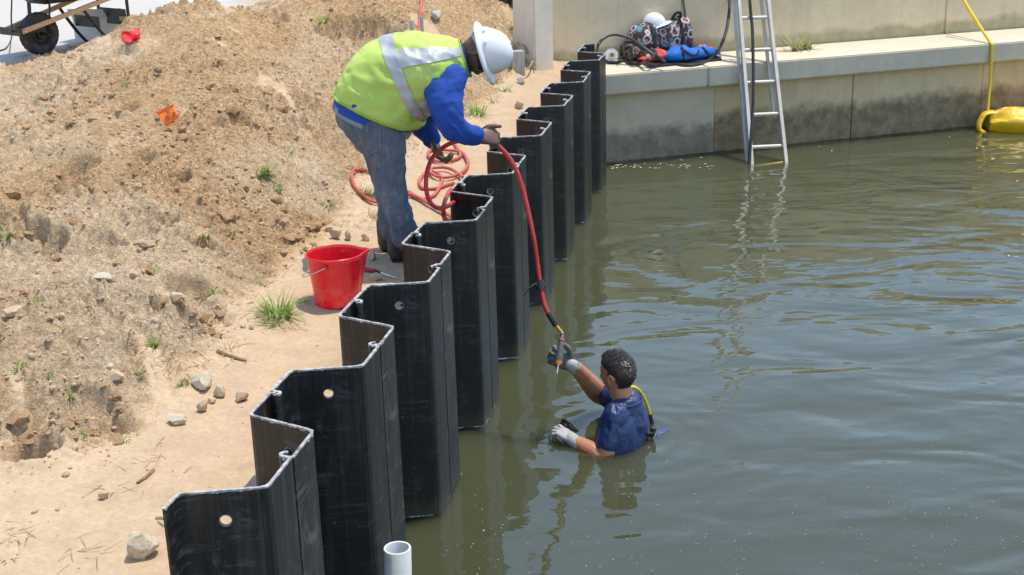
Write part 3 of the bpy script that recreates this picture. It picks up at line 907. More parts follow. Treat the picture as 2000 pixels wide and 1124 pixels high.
M_GLOVED = cloth_mat('dark_glove_palm', (0.10, 0.095, 0.09), (0.17, 0.16, 0.15), 40, 0.6, 500, 0.3)
t = NT('reflective_tape'); c = t.coord('Object')
M_TAPE = t.pbsdf(Base__Color=(0.46, 0.47, 0.49), Roughness=0.4, Normal=t.bump(t.noise(c, 180, 2), 0.15, 0.002), Metallic=0.15)
t = NT('faded_denim'); c = t.coord('Object')
n1 = t.noise(c, 5, 5, 0.6); n2 = t.noise(c, 300, 2)
mp = t.n('Mapping', Vector=c); mp.inputs['Scale'].default_value = (26, 26, 7)
n3 = t.noise(mp.outputs[0], 1.0, 4, 0.6)
col = t.mix(t.ramp(n1, [(0.38, 0), (0.68, 1)]), (0.085, 0.108, 0.145), (0.15, 0.182, 0.23))
col = t.mix(t.math('MULTIPLY', t.ramp(n3, [(0.5, 0), (0.75, 1)]), 0.45), col, (0.29, 0.33, 0.385))
M_DENIM = t.pbsdf(Base__Color=col, Roughness=0.9, Normal=t.bump(t.math('ADD', t.math('MULTIPLY', n2, 0.2), t.math('MULTIPLY', n3, 0.6)), 0.35, 0.012), Specular__IOR__Level=0.2)
M_BOOT = mat_var('scuffed_brown_leather', (0.055, 0.042, 0.034), (0.13, 0.105, 0.085), 14, 0.7, 0.3, 90)
M_HAT = mat_var('white_hat_plastic', (0.74, 0.75, 0.77), (0.80, 0.80, 0.81), 5, 0.28, 0.03, 50, extra=((0.45, 0.42, 0.38), 26, 0.70))
M_BLACK = mat_var('black_rubber', (0.016, 0.016, 0.017), (0.035, 0.035, 0.036), 14, 0.55, 0.2, 90)
M_STRAP = mat_var('black_webbing', (0.018, 0.018, 0.020), (0.04, 0.04, 0.042), 20, 0.8, 0.3, 200)

def wrinkle(V, N, amp, sc, seed=0.0, stretch=(1, 1, 1)):
    p = V * A(stretch) * sc
    r = 1 - np.abs(fbm(p[:, 0], p[:, 1], p[:, 2] + seed, 3)) * 2.0
    return V + N * (amp * r)[:, None]
def chain(px_pts, lat, n, latvec=None):
    """px_pts: (px, py, Y, a_px, b_m) -> smooth rings in 3D; a is in the picture plane, b along the side axis"""
    P = A([WY(p[0], p[1], p[2]) for p in px_pts])
    a = A([p[3] * mpp(p[2]) for p in px_pts]); b = A([p[4] for p in px_pts])
    C = catmull(P, n); a = catmull(a, n)[:, 0]; b = catmull(b, n)[:, 0]
    T = np.gradient(C, axis=0); T /= np.linalg.norm(T, axis=1)[:, None]
    ax, bx = [], []
    for i in range(n):
        s = lat - T[i] * (lat @ T[i]); s = norm(s)
        ax.append(np.cross(s, T[i])); bx.append(s)
    return C, a, b, A(ax), A(bx)
def capsule_ends(C, a, b):
    """shrink first and last ring so that the ends close roundly"""
    return C, a, b
def add_chain(g, px_pts, lat, n=16, nn=20, round_ends=True):
    C, a, b, ax, bx = chain(px_pts, lat, n)
    if round_ends:
        T0 = norm(C[0] - C[1]); T1 = norm(C[-1] - C[-2])
        Cs, As, Bs, AX, BX = [], [], [], [], []
        for f in (0.95, 0.7, 0.4):
            k = math.sqrt(1 - f * f); Cs.append(C[0] + T0 * f * min(a[0], b[0])); As.append(a[0] * k); Bs.append(b[0] * k); AX.append(ax[0]); BX.append(bx[0])
        Cs += list(C); As += list(a); Bs += list(b); AX += list(ax); BX += list(bx)
        for f in (0.4, 0.7, 0.95):
            k = math.sqrt(1 - f * f); Cs.append(C[-1] + T1 * f * min(a[-1], b[-1])); As.append(a[-1] * k); Bs.append(b[-1] * k); AX.append(ax[-1]); BX.append(bx[-1])
        C, a, b, ax, bx = A(Cs), A(As), A(Bs), A(AX), A(BX)
    V, F = elliploft(C, a, b, ax, bx, nn)
    g.add(V, F)
def limb(g, pts, radii, n=18, nn=14):
    C = catmull(A(pts), n); r = catmull(A(radii), n)[:, 0]
    T0 = norm(C[0] - C[1]); T1 = norm(C[-1] - C[-2])
    Cs = [C[0] + T0 * f * r[0] for f in (0.95, 0.7, 0.4)] + list(C) + [C[-1] + T1 * f * r[-1] for f in (0.4, 0.7, 0.95)]
    rs = [r[0] * math.sqrt(1 - f * f) for f in (0.95, 0.7, 0.4)] + list(r) + [r[-1] * math.sqrt(1 - f * f) for f in (0.4, 0.7, 0.95)]
    V, F = tube(A(Cs), A(rs), nn); g.add(V, F)
def hand(g, w, d, palm, thumbside, curls, sc=1.0, thick=1.0, spread=0.05, thumb=None):
    """palm slab + 4 jointed fingers + thumb. curls: per finger (k1, k2, k3) radians toward palm. order index..little"""
    w = A(w, float); d = norm(d); palm = norm(A(palm) - d * (A(palm) @ d)); th = A(thumbside); ts = norm(th - d * (th @ d) - palm * (th @ palm))
    L = 0.098 * sc
    C = [w - d * 0.02 * sc, w + d * 0.012 * sc, w + d * 0.045 * sc, w + d * 0.08 * sc, w + d * 0.10 * sc]
    V, F = elliploft(A(C), A([0.026, 0.031, 0.041, 0.044, 0.038]) * sc * thick, A([0.021, 0.020, 0.018, 0.0155, 0.011]) * sc * thick,
                     [ts] * 5, [palm] * 5, 18, True, 0.8)
    g.add(V, F)
    fl = [(0.043, 0.026, 0.021), (0.048, 0.030, 0.022), (0.045, 0.028, 0.021), (0.035, 0.021, 0.018)]
    fr_ = [0.0098, 0.0102, 0.0096, 0.0084]
    for i in range(4):
        off = (0.031 - 0.0205 * i) * sc
        base = w + d * (0.092 - 0.004 * abs(i - 1)) * sc + ts * off * 1.0
        dirn = norm(d + ts * spread * (1.5 - i))
        P = [base - dirn * 0.03 * sc, base]; r = [fr_[i] * 1.02, fr_[i] * 1.08]
        ang = 0
        for j in range(3):
            ang += curls[i][j]
            dd = norm(dirn * math.cos(ang) + palm * math.sin(ang))
            P.append(P[-1] + dd * fl[i][j] * sc * 0.5); r.append(fr_[i] * (0.98 - 0.06 * j))
            P.append(P[-1] + dd * fl[i][j] * sc * 0.5); r.append(fr_[i] * (1.0 - 0.09 * j))
        limb(g, P, A(r) * sc * thick, 26, 10)
    if thumb is None: thumb = (ts * 0.75 + d * 0.55 + palm * 0.35, d * 0.9 + ts * 0.25 + palm * 0.35, d * 0.9 + palm * 0.5)
    P = [w + d * 0.008 * sc + ts * 0.012 * sc, w + d * 0.03 * sc + ts * 0.032 * sc + palm * 0.006 * sc]
    for v, l in zip(thumb, (0.036, 0.032, 0.024)): P.append(P[-1] + norm(v) * l * sc)
    limb(g, P, A([0.015, 0.0145, 0.0125, 0.0115, 0.0092]) * sc * thick, 22, 12)
def head(g, c, up, fw, sc=1.0, nu=56, nv=44):
    """a modelled head: skull, brow, sockets, nose, lips, chin and ears, c = centre of the skull"""
    up = norm(up); fw = norm(A(fw) - up * (A(fw) @ up)); lf = np.cross(up, fw)
    th = np.linspace(0, np.pi, nv); ph = np.linspace(0, 2 * np.pi, nu, endpoint=False)
    V = []
    for t_ in th:
        for p_ in ph:
            z = math.cos(t_); s = math.sin(t_)
            x = math.cos(p_) * s; y = math.sin(p_) * s           # x forward, y left
            X, Y_, Z = 0.098 * x, 0.077 * y, 0.118 * z
            low = max(0.0, -z)
            Y_ *= 1 - 0.22 * low ** 1.3
            if x > 0: X *= 1 - 0.10 * low * (1 - x)
            else: X *= 1 + 0.02 * (1 - low); X *= 1 - 0.42 * low ** 1.2
            if x > 0:
                f = x ** 2
                X += 0.020 * math.exp(-((Z + 0.036) / 0.020) ** 2 - (Y_ / 0.011) ** 2) * (1 if Z < -0.02 else 0.8)      # nose tip
                X += 0.010 * math.exp(-((Z + 0.010) / 0.022) ** 2 - (Y_ / 0.009) ** 2)                                # bridge
                X += 0.006 * math.exp(-((Z - 0.016) / 0.010) ** 2 - (Y_ / 0.04) ** 2)                                 # brow
                for s_ in (1, -1): X -= 0.010 * math.exp(-((Z + 0.003) / 0.012) ** 2 - ((Y_ - s_ * 0.032) / 0.015) ** 2)  # sockets
                X += 0.006 * math.exp(-((Z + 0.066) / 0.006) ** 2 - (Y_ / 0.020) ** 2) + 0.006 * math.exp(-((Z + 0.079) / 0.006) ** 2 - (Y_ / 0.018) ** 2)  # lips
                X += 0.012 * math.exp(-((Z + 0.104) / 0.014) ** 2 - (Y_ / 0.02) ** 2)                                 # chin
            V.append(c + sc * (fw * X + lf * Y_ + up * Z))
    F = []
    for i in range(nv - 1):
        for j in range(nu):
            a, b = i * nu + j, i * nu + (j + 1) % nu
            F.append((a, a + nu, b + nu, b))
    g.add(V, F)
    for s_ in (1, -1):                                            # ears
        e0 = c + sc * (fw * 0.002 + lf * s_ * 0.076 - up * 0.016)
        n_ = norm(lf * s_ * 0.8 - fw * 0.45); tng = up; sd = np.cross(n_, tng)
        ang = np.linspace(0, 2 * np.pi, 15)
        P = [e0 + sc * (n_ * 0.010 + tng * 0.030 * math.sin(a_) * (1.0 if math.sin(a_) > 0 else 0.9) + norm(fw) * -0.017 * math.cos(a_) * (1 if math.sin(a_) > -0.3 else 0.6)) for a_ in ang]
        V2, F2 = tube(P, 0.0052 * sc, 7, False); g.add(V2, F2)
        Ve, Fe = ICO[2]
        B = np.stack([norm(fw), n_, tng], 1)
        g.add(e0 + sc * (n_ * 0.004) + sc * (Ve * A([0.015, 0.006, 0.027])) @ B.T, Fe)
        g.add(e0 + sc * (n_ * 0.008 - tng * 0.026) + sc * (Ve * A([0.009, 0.006, 0.009])) @ B.T, Fe)

# ================================================================== STANDING MAN
MY = 7.12
g0 = gz(-0.60, 7.15)
LAT = A([0.0, 1.0, 0.0])
man = thing('person', 'person in white hard hat and lime vest bending over the piles', 'person', (-0.60, 7.15, g0))
torso = [(722, 236, MY, 70, .185), (735, 203, MY, 75, .19), (762, 166, MY, 80, .205), (802, 146, MY, 77, .215), (850, 131, MY, 61, .215), (893, 118, MY, 40, .15), (912, 112, MY, 29, .085)]
hipc = (716, 252)
legN = [(738, 240, MY - .09, 50, .125), (755, 300, MY - .10, 37, .10), (764, 365, MY - .10, 28, .076), (781, 425, MY - .09, 26, .068), (791, 462, MY - .08, 25, .068)]
legF = [(735, 240, MY + .10, 50, .125), (748, 300, MY + .11, 36, .10), (754, 365, MY + .11, 25, .076), (762, 415, MY + .10, 23, .066), (764, 452, MY + .10, 21, .063)]
armN = [(864, 152, MY - .16, 48, .068), (870, 203, MY - .23, 33, .056), (882, 246, MY - .25, 25, .050), (908, 262, MY - .24, 20, .041), (932, 266, MY - .20, 17.5, .036)]
armF = [(862, 165, MY + .17, 44, .08), (838, 215, MY + .24, 27, .06), (826, 244, MY + .24, 24, .055), (836, 262, MY + .20, 20, .045), (847, 277, MY + .14, 16, .036)]
def scaled(ch, f, fb=None): return [(p[0], p[1], p[2], p[3] * f, p[4] * (fb or f)) for p in ch]
# -- one continuous body (mostly under the clothes)
b = Geo()
add_chain(b, scaled(torso[:-1], 0.80), LAT, 16, 20, False)
add_chain(b, scaled(legN, 0.72), LAT); add_chain(b, scaled(legF, 0.72), LAT)
for ch in (armN, armF): add_chain(b, scaled(ch, 0.72), LAT)
HUP = norm(R_ * 0.95 + U_ * 0.20 - LAT * 0.24); HFW = norm(R_ * 0.26 - U_ * 0.96 + F_ * 0.1)
hc = WY(937, 101, MY - 0.02)
limb(b, [WY(885, 118, MY), WY(912, 108, MY), hc - HUP * 0.03], [0.07, 0.062, 0.058], 10, 16)
head(b, hc, HUP, HFW, 1.02)
wN = WY(934, 266, MY - .20)
hd = norm(WY(968, 268, MY - .17) - wN)
hand(b, wN, hd, A([-0.05, 0.75, -0.65]), U_ + F_ * -0.2, [(0.75, 1.0, 0.6), (0.85, 1.05, 0.6), (0.9, 1.1, 0.6), (0.95, 1.1, 0.6)], 1.06, 1.08,
     thumb=(norm(R_ * 0.75 + U_ * 0.55), norm(R_ * 1.0 + U_ * 0.12), norm(R_ * 1.0 - U_ * 0.04)))
wF = WY(847, 277, MY + .14)
hdF = norm(R_ * 0.35 - U_ * 0.9 - F_ * 0.15)
hand(b, wF, hdF, norm(R_ * 0.75 + U_ * 0.2 + F_ * -0.3), norm(R_ * 0.5 - F_ * 0.9), [(0.55, 1.0, 0.6), (0.65, 1.1, 0.6), (0.7, 1.1, 0.6), (0.75, 1.1, 0.7)], 1.04, 1.1)
V, N, F = remesh(b, 0.0045, 2, 0.4)
part('body', G(V, F), M_SKIN_D, man)
# -- boots
for (px, py, Y, dz) in ((786, 496, MY - .085, 0), (766, 478, MY + .10, 0)):
    pc = W(px, py, g0 + 0.035)
    bo = Geo()
    fwd = norm(A([0.93, 0.30, 0])); sd = A([-fwd[1], fwd[0], 0])
    st = [(-.085, .030, .050), (-.06, .040, .066), (0, .043, .062), (.06, .046, .045), (.12, .047, .034), (.155, .036, .026), (.172, .015, .014)]
    C = [pc + fwd * (s_[0] + 0.02) + Zup * (s_[2] - 0.033) for s_ in st]
    Vb, Fb = elliploft(A(C), A([s_[1] for s_ in st]), A([s_[2] for s_ in st]), [sd] * 7, [Zup] * 7, 18, True, 0.75); bo.add(Vb, Fb)
    limb(bo, [pc + Zup * 0.02 - fwd * 0.03, pc + Zup * 0.13 - fwd * 0.035], [.052, .050], 6, 14)
    Vb, Nb, Fb = remesh(bo, 0.007, 3)
    Vb[:, 2] = np.maximum(Vb[:, 2], g0 - 0.004)
    ob = part('boot', G(Vb, Fb), M_BOOT, man)
    sole = Geo(); C = [pc + fwd * (s_[0] + 0.02) + Zup * -0.030 for s_ in st]
    Vb, Fb = elliploft(A(C), A([s_[1] + .004 for s_ in st]), [0.010] * 7, [sd] * 7, [Zup] * 7, 16, True, 0.6); sole.add(Vb, Fb)
    part('sole', sole, M_BLACK, ob)
# -- jeans
b = Geo()
add_chain(b, [(731, 262, MY, 44, .15), (727, 247, MY, 57, .175), (725, 228, MY, 67, .182), (729, 212, MY, 65, .178)], LAT)
add_chain(b, legN, LAT); add_chain(b, legF, LAT)
V, N, F = remesh(b, 0.009, 5)
zrel = (V[:, 2] - g0)
V = wrinkle(V, N, 0.0075, 6.0, 1.0, (1, 1, 1.3))
V = V + N * (0.007 * np.exp(-((zrel - 0.16) / 0.14) ** 2) * (1 - np.abs(fbm(V[:, 0] * 5, V[:, 1] * 5, V[:, 2] * 22, 2)) * 2))[:, None]
jeans = part('jeans', G(V, F), M_DENIM, man)
BV_J = BVHTree.FromPolygons([tuple(v) for v in V], F)
def project(px, py, bvh, lift=0.003):
    d = ray(px, py); d = d / np.linalg.norm(d)
    h = bvh.ray_cast(Vector(CAM), Vector(d))
    if h[0] is None: return None
    n = A(h[1]); n = n if n @ d < 0 else -n
    return A(h[0]) + n * lift
def patch(quad, bvh, lift, n=12, m=12):
    """cloth patch: bilinear grid over a photo quad laid onto a surface"""
    P = []
    q = A(quad, float)
    for i in range(n + 1):
        for j in range(m + 1):
            u, v = i / n, j / m
            p = (1 - u) * (1 - v) * q[0] + u * (1 - v) * q[1] + u * v * q[2] + (1 - u) * v * q[3]
            r = project(p[0], p[1], bvh, lift)
            if r is None: return None
            P.append(r)
    F = [(i * (m + 1) + j, (i + 1) * (m + 1) + j, (i + 1) * (m + 1) + j + 1, i * (m + 1) + j + 1) for i in range(n) for j in range(m)]
    return P, F
pk = patch([(690, 240), (742, 252), (743, 292), (719, 300)], BV_J, 0.005)
if pk:
    gp = Geo(); gp.add(*pk)
    po = part('pocket', gp, M_DENIM, jeans)
    st = [q_ for q_ in [project(*p, BV_J, 0.0055) for p in [(691, 241), (705, 270), (719, 299), (731, 296), (742, 291), (742, 272), (741, 253)]] if q_ is not None]
    gp = Geo(); gp.add(*tube(catmull(A(st), 30), 0.0017, 5)); part('stitching', gp, mat_var('stitch_thread', (0.24, 0.26, 0.28), (0.32, 0.33, 0.34)), jeans)
sm = [project(*p, BV_J, 0.003) for p in [(757, 262), (766, 300), (772, 340), (781, 380), (790, 420)]]
if all(s_ is not None for s_ in sm):
    gp = Geo(); gp.add(*tube(catmull(A(sm), 30), 0.0022, 5)); part('seam', gp, mat_var('seam_thread', (0.13, 0.155, 0.19), (0.18, 0.2, 0.24)), jeans)
# -- long sleeved blue shirt
b = Geo()
add_chain(b, scaled(torso, 0.95), LAT, 24, 28, False)
add_chain(b, armN, LAT); add_chain(b, armF, LAT)
V, N, F = remesh(b, 0.009, 6)
V = wrinkle(V, N, 0.0062, 7.5, 2.0, (1, 1, 1.3))
fore = np.exp(-(((V - WY(885, 245, MY - .26)) ** 2).sum(1)) / 0.012)
V = V + N * (0.010 * fore * (1 - np.abs(perlin(V[:, 0] * 26 + V[:, 2] * 20, V[:, 1] * 8, 2.0)) * 2))[:, None]
shirt = part('shirt', G(V, F), M_SHIRT, man)
for ch, f in ((armN, 1.09), (armF, 1.06)):
    C, a, b_, ax, bx = chain(scaled(ch, f), LAT, 40)
    V, F = elliploft(C[-4:], a[-4:], b_[-4:], ax[-4:], bx[-4:], 24, False); part('cuff', G(V, F), M_SHIRT, shirt)
# -- grey hem below the shirt, vest and its tapes
C, a, b_, ax, bx = chain(torso, LAT, 90)
def ringpart(i0, i1, f, nn=96, amp=0.0, flare=None, j0=None, j1=None, lift=0.0):
    V, F0 = [], []
    ang = np.linspace(0, 2 * np.pi, nn, endpoint=False)
    rows = list(range(i0, i1 + 1))
    for q_, i in enumerate(rows):
        fl = 1.0 if flare is None else flare(i)
        V.append(C[i] + (a[i] * f * fl + lift) * np.cos(ang)[:, None] * ax[i] + (b_[i] * f * fl + lift) * np.sin(ang)[:, None] * bx[i])
    V = np.concatenate(V)
    if amp:
        Nn = V - np.repeat(C[rows], nn, axis=0); Nn /= np.linalg.norm(Nn, axis=1)[:, None]
        th_ = np.tile(ang, len(rows)); ii = np.repeat(A(rows, float), nn)
        fold = np.sin(th_ * 5 + 1.2 * np.sin(ii * 0.06) + 2 * perlin(V[:, 0] * 3, V[:, 1] * 3, V[:, 2] * 3)) 
        loose = np.exp(-((ii - 14) / 26.0) ** 2)
        under = 0.5 + 0.5 * np.cos(th_ - VBELLY)
        V = V + Nn * (amp * (0.75 * (1 - np.abs(fbm(V[:, 0] * 7 + V[:, 2] * 4, V[:, 1] * 6, V[:, 2] * 9 + 4, 3)) * 2) + 0.8 * fold * loose * (0.3 + 0.7 * under)) + 0.030 * loose * under)[:, None]
    return V, rows, nn
def strip_faces(nrow, nn, j0, j1):
    F = []
    for i in range(nrow - 1):
        for j in range(j0, j1):
            F.append((i * nn + j % nn, i * nn + (j + 1) % nn, (i + 1) * nn + (j + 1) % nn, (i + 1) * nn + j % nn))
    return F
# direction of the belly (down-right) and of the near side in ring angle
k_ = 30
VBELLY = math.atan2(-(U_ @ bx[k_]), -(U_ @ ax[k_])) if False else (0.0 if (ax[k_] @ U_) < 0 else math.pi)
VNEAR = math.pi / 2 if (bx[k_] @ LAT) < 0 else -math.pi / 2
V, rows, nn = ringpart(0, 8, 1.045, amp=0.004)
V = V + np.repeat((C[0] - C[6])[None], len(V), 0) * 0.35
part('undershirt', G(V, strip_faces(len(rows), nn, 0, nn)), M_GREYHEM, man)
V, rows, nn = ringpart(3, 16, 1.055, amp=0.004)
part('shirt_tail', G(V, strip_faces(len(rows), nn, 0, nn)), M_SHIRT, man)
flare = lambda i: 1.05 + 0.03 * math.exp(-((i - 14) / 8.0) ** 2)
V, rows, nn = ringpart(10, 84, 1.0, amp=0.015, flare=flare)
F = strip_faces(len(rows), nn, 0, nn)
vest = part('vest', G(V, F), M_VEST, man)
md = vest.modifiers.new('thick', 'SOLIDIFY'); md.thickness = 0.005; md.offset = -1
for row, r_ in ((0, 0.007), (len(rows) - 1, 0.006)):
    Pv = V.reshape(len(rows), nn, 3)[row]; Pv = np.concatenate([Pv, Pv[:2]])
    part('trim', G(*tube(Pv, r_, 6, False)), M_TRIM, vest)
BV_V = BVHTree.FromPolygons([tuple(v) for v in V], F)
Vv = V.reshape(len(rows), nn, 3)
def vest_band(i0, i1, j0, j1, lift, name='reflective_band'):
    sub = Vv[i0:i1 + 1][:, [j % nn for j in range(j0, j1 + 1)]].copy()
    cen = C[A(rows)[i0:i1 + 1]][:, None]
    Nn = sub - cen; Nn /= np.linalg.norm(Nn, axis=2)[..., None]
    sub = sub + Nn * lift
    r, c_ = sub.shape[:2]
    F = [(i * c_ + j, i * c_ + j + 1, (i + 1) * c_ + j + 1, (i + 1) * c_ + j) for i in range(r - 1) for j in range(c_ - 1)]
    o_ = part(name, G(sub.reshape(-1, 3), F), M_TAPE, vest)
    return o_
vest_band(27, 34, 0, nn, 0.004)                                   # around the ribs
jn = int(round((VNEAR % (2 * np.pi)) / (2 * np.pi) * nn))
jb = int(round(((VBELLY + np.pi) % (2 * np.pi)) / (2 * np.pi) * nn))      # spine
sgn = 1 if ((jn - jb) % nn) < nn / 2 else -1
def jmix(f): return int(round(jb + sgn * nn / 4 * f))
for f0, f1 in ((0.50, 0.80),):
    ja, jz = sorted((jmix(f0), jmix(f1))); vest_band(33, 73, ja, jz, 0.006)
ja, jz = sorted((jmix(-0.80), jmix(-0.50))); vest_band(33, 73, ja, jz, 0.006)
ja, jz = sorted((jmix(1.35), jmix(1.95))); vest_band(35, 42, ja, jz, 0.005)
# -- hard hat
hat = Geo()
hb = hc + HUP * 0.042 + HFW * 0.006
HLF = np.cross(HUP, HFW)
nu, nv = 64, 22
V = []
for i in range(nv + 1):
    f = i / nv
    for j in range(nu):
        p_ = 2 * np.pi * j / nu
        if i <= 16:
            tt = math.pi / 2 * (i / 16)
            rx, ry, z = 0.122 * math.sin(tt) ** 0.92, 0.107 * math.sin(tt) ** 0.92, 0.128 * math.cos(tt)
            if abs(math.sin(p_)) < 0.28 and i > 0: z += 0.004 * (1 - i / 16)
        else:
            k2 = (i - 16) / (nv - 16)
            fl = 0.040 * k2 + (0.018 * k2 * max(0, math.cos(p_)) ** 2)
            rx, ry, z = 0.122 + fl, 0.107 + fl * 0.85, -0.012 * k2 ** 1.5
            if i == nv: z -= 0.008
        V.append(hb + HFW * rx * math.cos(p_) + HLF * ry * math.sin(p_) + HUP * z)
F = ringfaces(nv + 1, nu, True, False)
hat.add(V, F)
ho = part('hard_hat', hat, M_HAT, man)
md = ho.modifiers.new('thick', 'SOLIDIFY'); md.thickness = 0.004; md.offset = 1
for pp in (0.35, 1.0, -0.35, -1.0, 1.9, -1.9):                     # suspension bosses on the shell
    q_ = math.pi / 2 + pp if pp > 0 else -math.pi / 2 + pp
    pc = hb + HFW * 0.127 * math.cos(q_) + HLF * 0.111 * math.sin(q_) + HUP * 0.022
    nrm = norm(HFW * math.cos(q_) + HLF * math.sin(q_))
    Ve, Fe = ICO[2]; B = np.stack([HUP, np.cross(HUP, nrm), nrm], 1)
    gq = Geo(); gq.add(pc + (Ve * A([.009, .013, .006])) @ B.T, Fe); part('boss', gq, M_HAT, ho)
gq = Geo()
for s_ in (1, -1):                                                 # suspension band and nape strap
    pass
P = [hb - HUP * 0.012 + HFW * 0.105 * math.cos(q_) + HLF * 0.09 * math.sin(q_) for q_ in np.linspace(0, 2 * np.pi, 40)]
gq.add(*tube(P, 0.007, 6, False))
P = [hb - HUP * (0.02 + 0.035 * math.sin(x * math.pi)) + HFW * 0.108 * math.cos(q_) + HLF * 0.088 * math.sin(q_) for x, q_ in zip(np.linspace(0, 1, 16), np.linspace(math.pi * 0.6, math.pi * 1.4, 16))]
gq.add(*tube(P, 0.008, 6)); part('nape_strap', gq, mat_var('grey_strap', (0.20, 0.22, 0.25), (0.4, 0.4, 0.4)), ho)
gq = Geo()                                                         # safety glasses
for s_ in (1, -1):
    pc = hc + HFW * 0.094 + HLF * s_ * 0.031 - HUP * 0.008
    Ve, Fe = ICO[2]; B = np.stack([HFW, HLF, HUP], 1)
    gq.add(pc + (Ve * A([.006, .027, .019])) @ B.T, Fe)
    gq.add(*tube([pc + HLF * s_ * 0.026, hc + HFW * 0.05 + HLF * s_ * 0.078 - HUP * 0.004, hc + HLF * s_ * 0.082 - HUP * 0.006], 0.003, 6))
part('safety_glasses', gq, mat_var('dark_lens', (0.015, 0.018, 0.02), (0.02, 0.025, 0.03), rough=0.12), man)

# ================================================================== DIVER
DP = 0.0026
dc = W(1221, 858, 0.0)
diver = thing('person', 'person chest deep in the water in wet navy shirt and grey gloves', 'person', dc)
FD = norm(A([-0.86, 0.50, 0])); SX = A([-FD[1], FD[0], 0])           # facing / towards his left (near) side
b = Geo()
zs = A([-.65, -.4, -.18, -.02, .07, .135, .175, .205])
aw = A([.160, .160, .178, .192, .194, .180, .138, .078]); bw = A([.105, .108, .115, .120, .115, .100, .080, .064])
def torso_d(f, zmax=None):
    n = 30
    Z = catmull(zs, n)[:, 0]; aa = catmull(aw, n)[:, 0] * f; bb = catmull(bw, n)[:, 0] * f
    Cc = A([dc + Zup * z + FD * (0.02 - 0.05 * max(0, z)) for z in Z])
    return elliploft(Cc, aa, bb, [SX] * n, [FD] * n, 32, True, 0.92)
shL = WY(1203, 812, 6.49); elL = W(1180, 893, -0.028); wrL = W(1122, 862, 0.018)
shR = WY(1230, 784, 6.80); elR = WY(1170, 769, 6.96); wrR = WY(1125, 719, 6.76)
Vt, Ft = torso_d(0.93); b.add(Vt, Ft)
limb(b, [shL, (shL + elL) / 2, elL, elL * .6 + wrL * .4, wrL], [.058, .055, .051, .049, .034])
limb(b, [shR, (shR + elR) / 2, elR, elR * .65 + wrR * .35, wrR], [.058, .060, .057, .055, .037])
dh = WY(1207, 729, 6.60)
limb(b, [dc + Zup * 0.12 - FD * 0.01, dc + Zup * 0.21 - FD * 0.0, dh - Zup * 0.07], [.075, .064, .060], 10, 18)
DUP = norm(A([-0.08, 0.04, 1])); DFW = norm(A([-0.80, 0.58, -0.06]))
head(b, dh, DUP, DFW, 1.0)
V, N, F = remesh(b, 0.0045, 2, 0.4)
part('body', G(V, F), M_SKIN_L, diver)
# gloves
b = Geo()
kn = W(1086, 836, 0.062)
dL = norm(kn - wrL)
hand(b, wrL, dL, norm(A([-.30, .25, -1])), A([0.25, 1, 0.1]), [(0.15, 0.65, 0.4), (0.30, 0.75, 0.4), (0.40, 0.8, 0.4), (0.5, 0.85, 0.4)], 1.02, 1.04, spread=0.13)
V, N, F = remesh(b, 0.0035, 2, 0.4)
gl1 = part('glove', G(V, F), M_GLOVE2, diver)
gq = Geo(); limb(gq, [wrL - dL * 0.038, wrL - dL * 0.012, wrL + dL * 0.02], [.037, .0365, .036], 8, 18); V, F = gq.verts(), gq.F
part('cuff', gq, M_GLOVE2, gl1)
b = Geo()
TOOLY = 6.69
tt_, tb_ = WY(1096.5, 664, TOOLY), WY(1091, 708, TOOLY - .05)
tax = norm(tb_ - tt_)
wrR = WY(1119, 715, 6.75)
hR = norm(R_ * -0.86 + U_ * 0.48 - F_ * 0.10)
hand(b, wrR, hR, -F_ * 0.95 - R_ * 0.1 - U_ * .15, norm(R_ * 0.45 + U_ * 0.9), [(0.10, 1.20, 1.1), (0.15, 1.3, 1.1), (0.2, 1.3, 1.1), (0.25, 1.3, 1.1)], 1.06, 1.10, spread=0.16,
     thumb=(norm(R_ * -0.15 + U_ * 0.9 - F_ * .4), norm(R_ * -0.45 + U_ * 0.75 - F_ * .5), norm(R_ * -0.7 + U_ * 0.6 - F_ * .4)))
V, N, F = remesh(b, 0.0035, 2, 0.4)
gl2 = part('glove', G(V, F), M_GLOVE, diver)
fa = norm(wrR - elR); gq = Geo(); limb(gq, [wrR - fa * 0.03, wrR - fa * 0.008, wrR + fa * 0.012 + hR * .01], [.038, .036, .034], 8, 18)
part('cuff', gq, M_GLOVE2, gl2)
# T-shirt
b = Geo()
Vt, Ft = torso_d(1.02); b.add(Vt, Ft)
sl1 = shL + (elL - shL) * 0.66; sr1 = shR + (elR - shR) * 0.62
limb(b, [shL - SX * .03 + Zup * .0, shL, (shL + sl1) / 2, sl1], [.066, .067, .066, .063], 12, 20)
limb(b, [shR, (shR + sr1) / 2, sr1], [.072, .071, .068], 10, 20)
limb(b, [dc + Zup * .1 - FD * .015, dc + Zup * .185 - FD * 0.012], [.098, .086], 6, 18)
V, N, F = remesh(b, 0.0055, 3)
V = wrinkle(V, N, 0.0042, 7.0, 5.0, (1.6, 1.6, 0.55))
arm_f = np.exp(-((V - shL) ** 2).sum(1) / 0.016)
V = V + N * (0.006 * arm_f * (1 - np.abs(perlin(V[:, 0] * 30, V[:, 1] * 14 + V[:, 2] * 12, 2.0)) * 2))[:, None]
tee = part('t_shirt', G(V, F), M_WET, diver)
gq = Geo()
Cn = dc + Zup * 0.214 - FD * 0.006
P = [Cn - FD * .006 + SX * .084 * math.cos(q_) + FD * .078 * math.sin(q_) - Zup * 0.016 * math.sin(q_) for q_ in np.linspace(0, 2 * np.pi, 40)]
gq.add(*tube(P, 0.008, 8, False)); part('collar', gq, M_WET, tee)
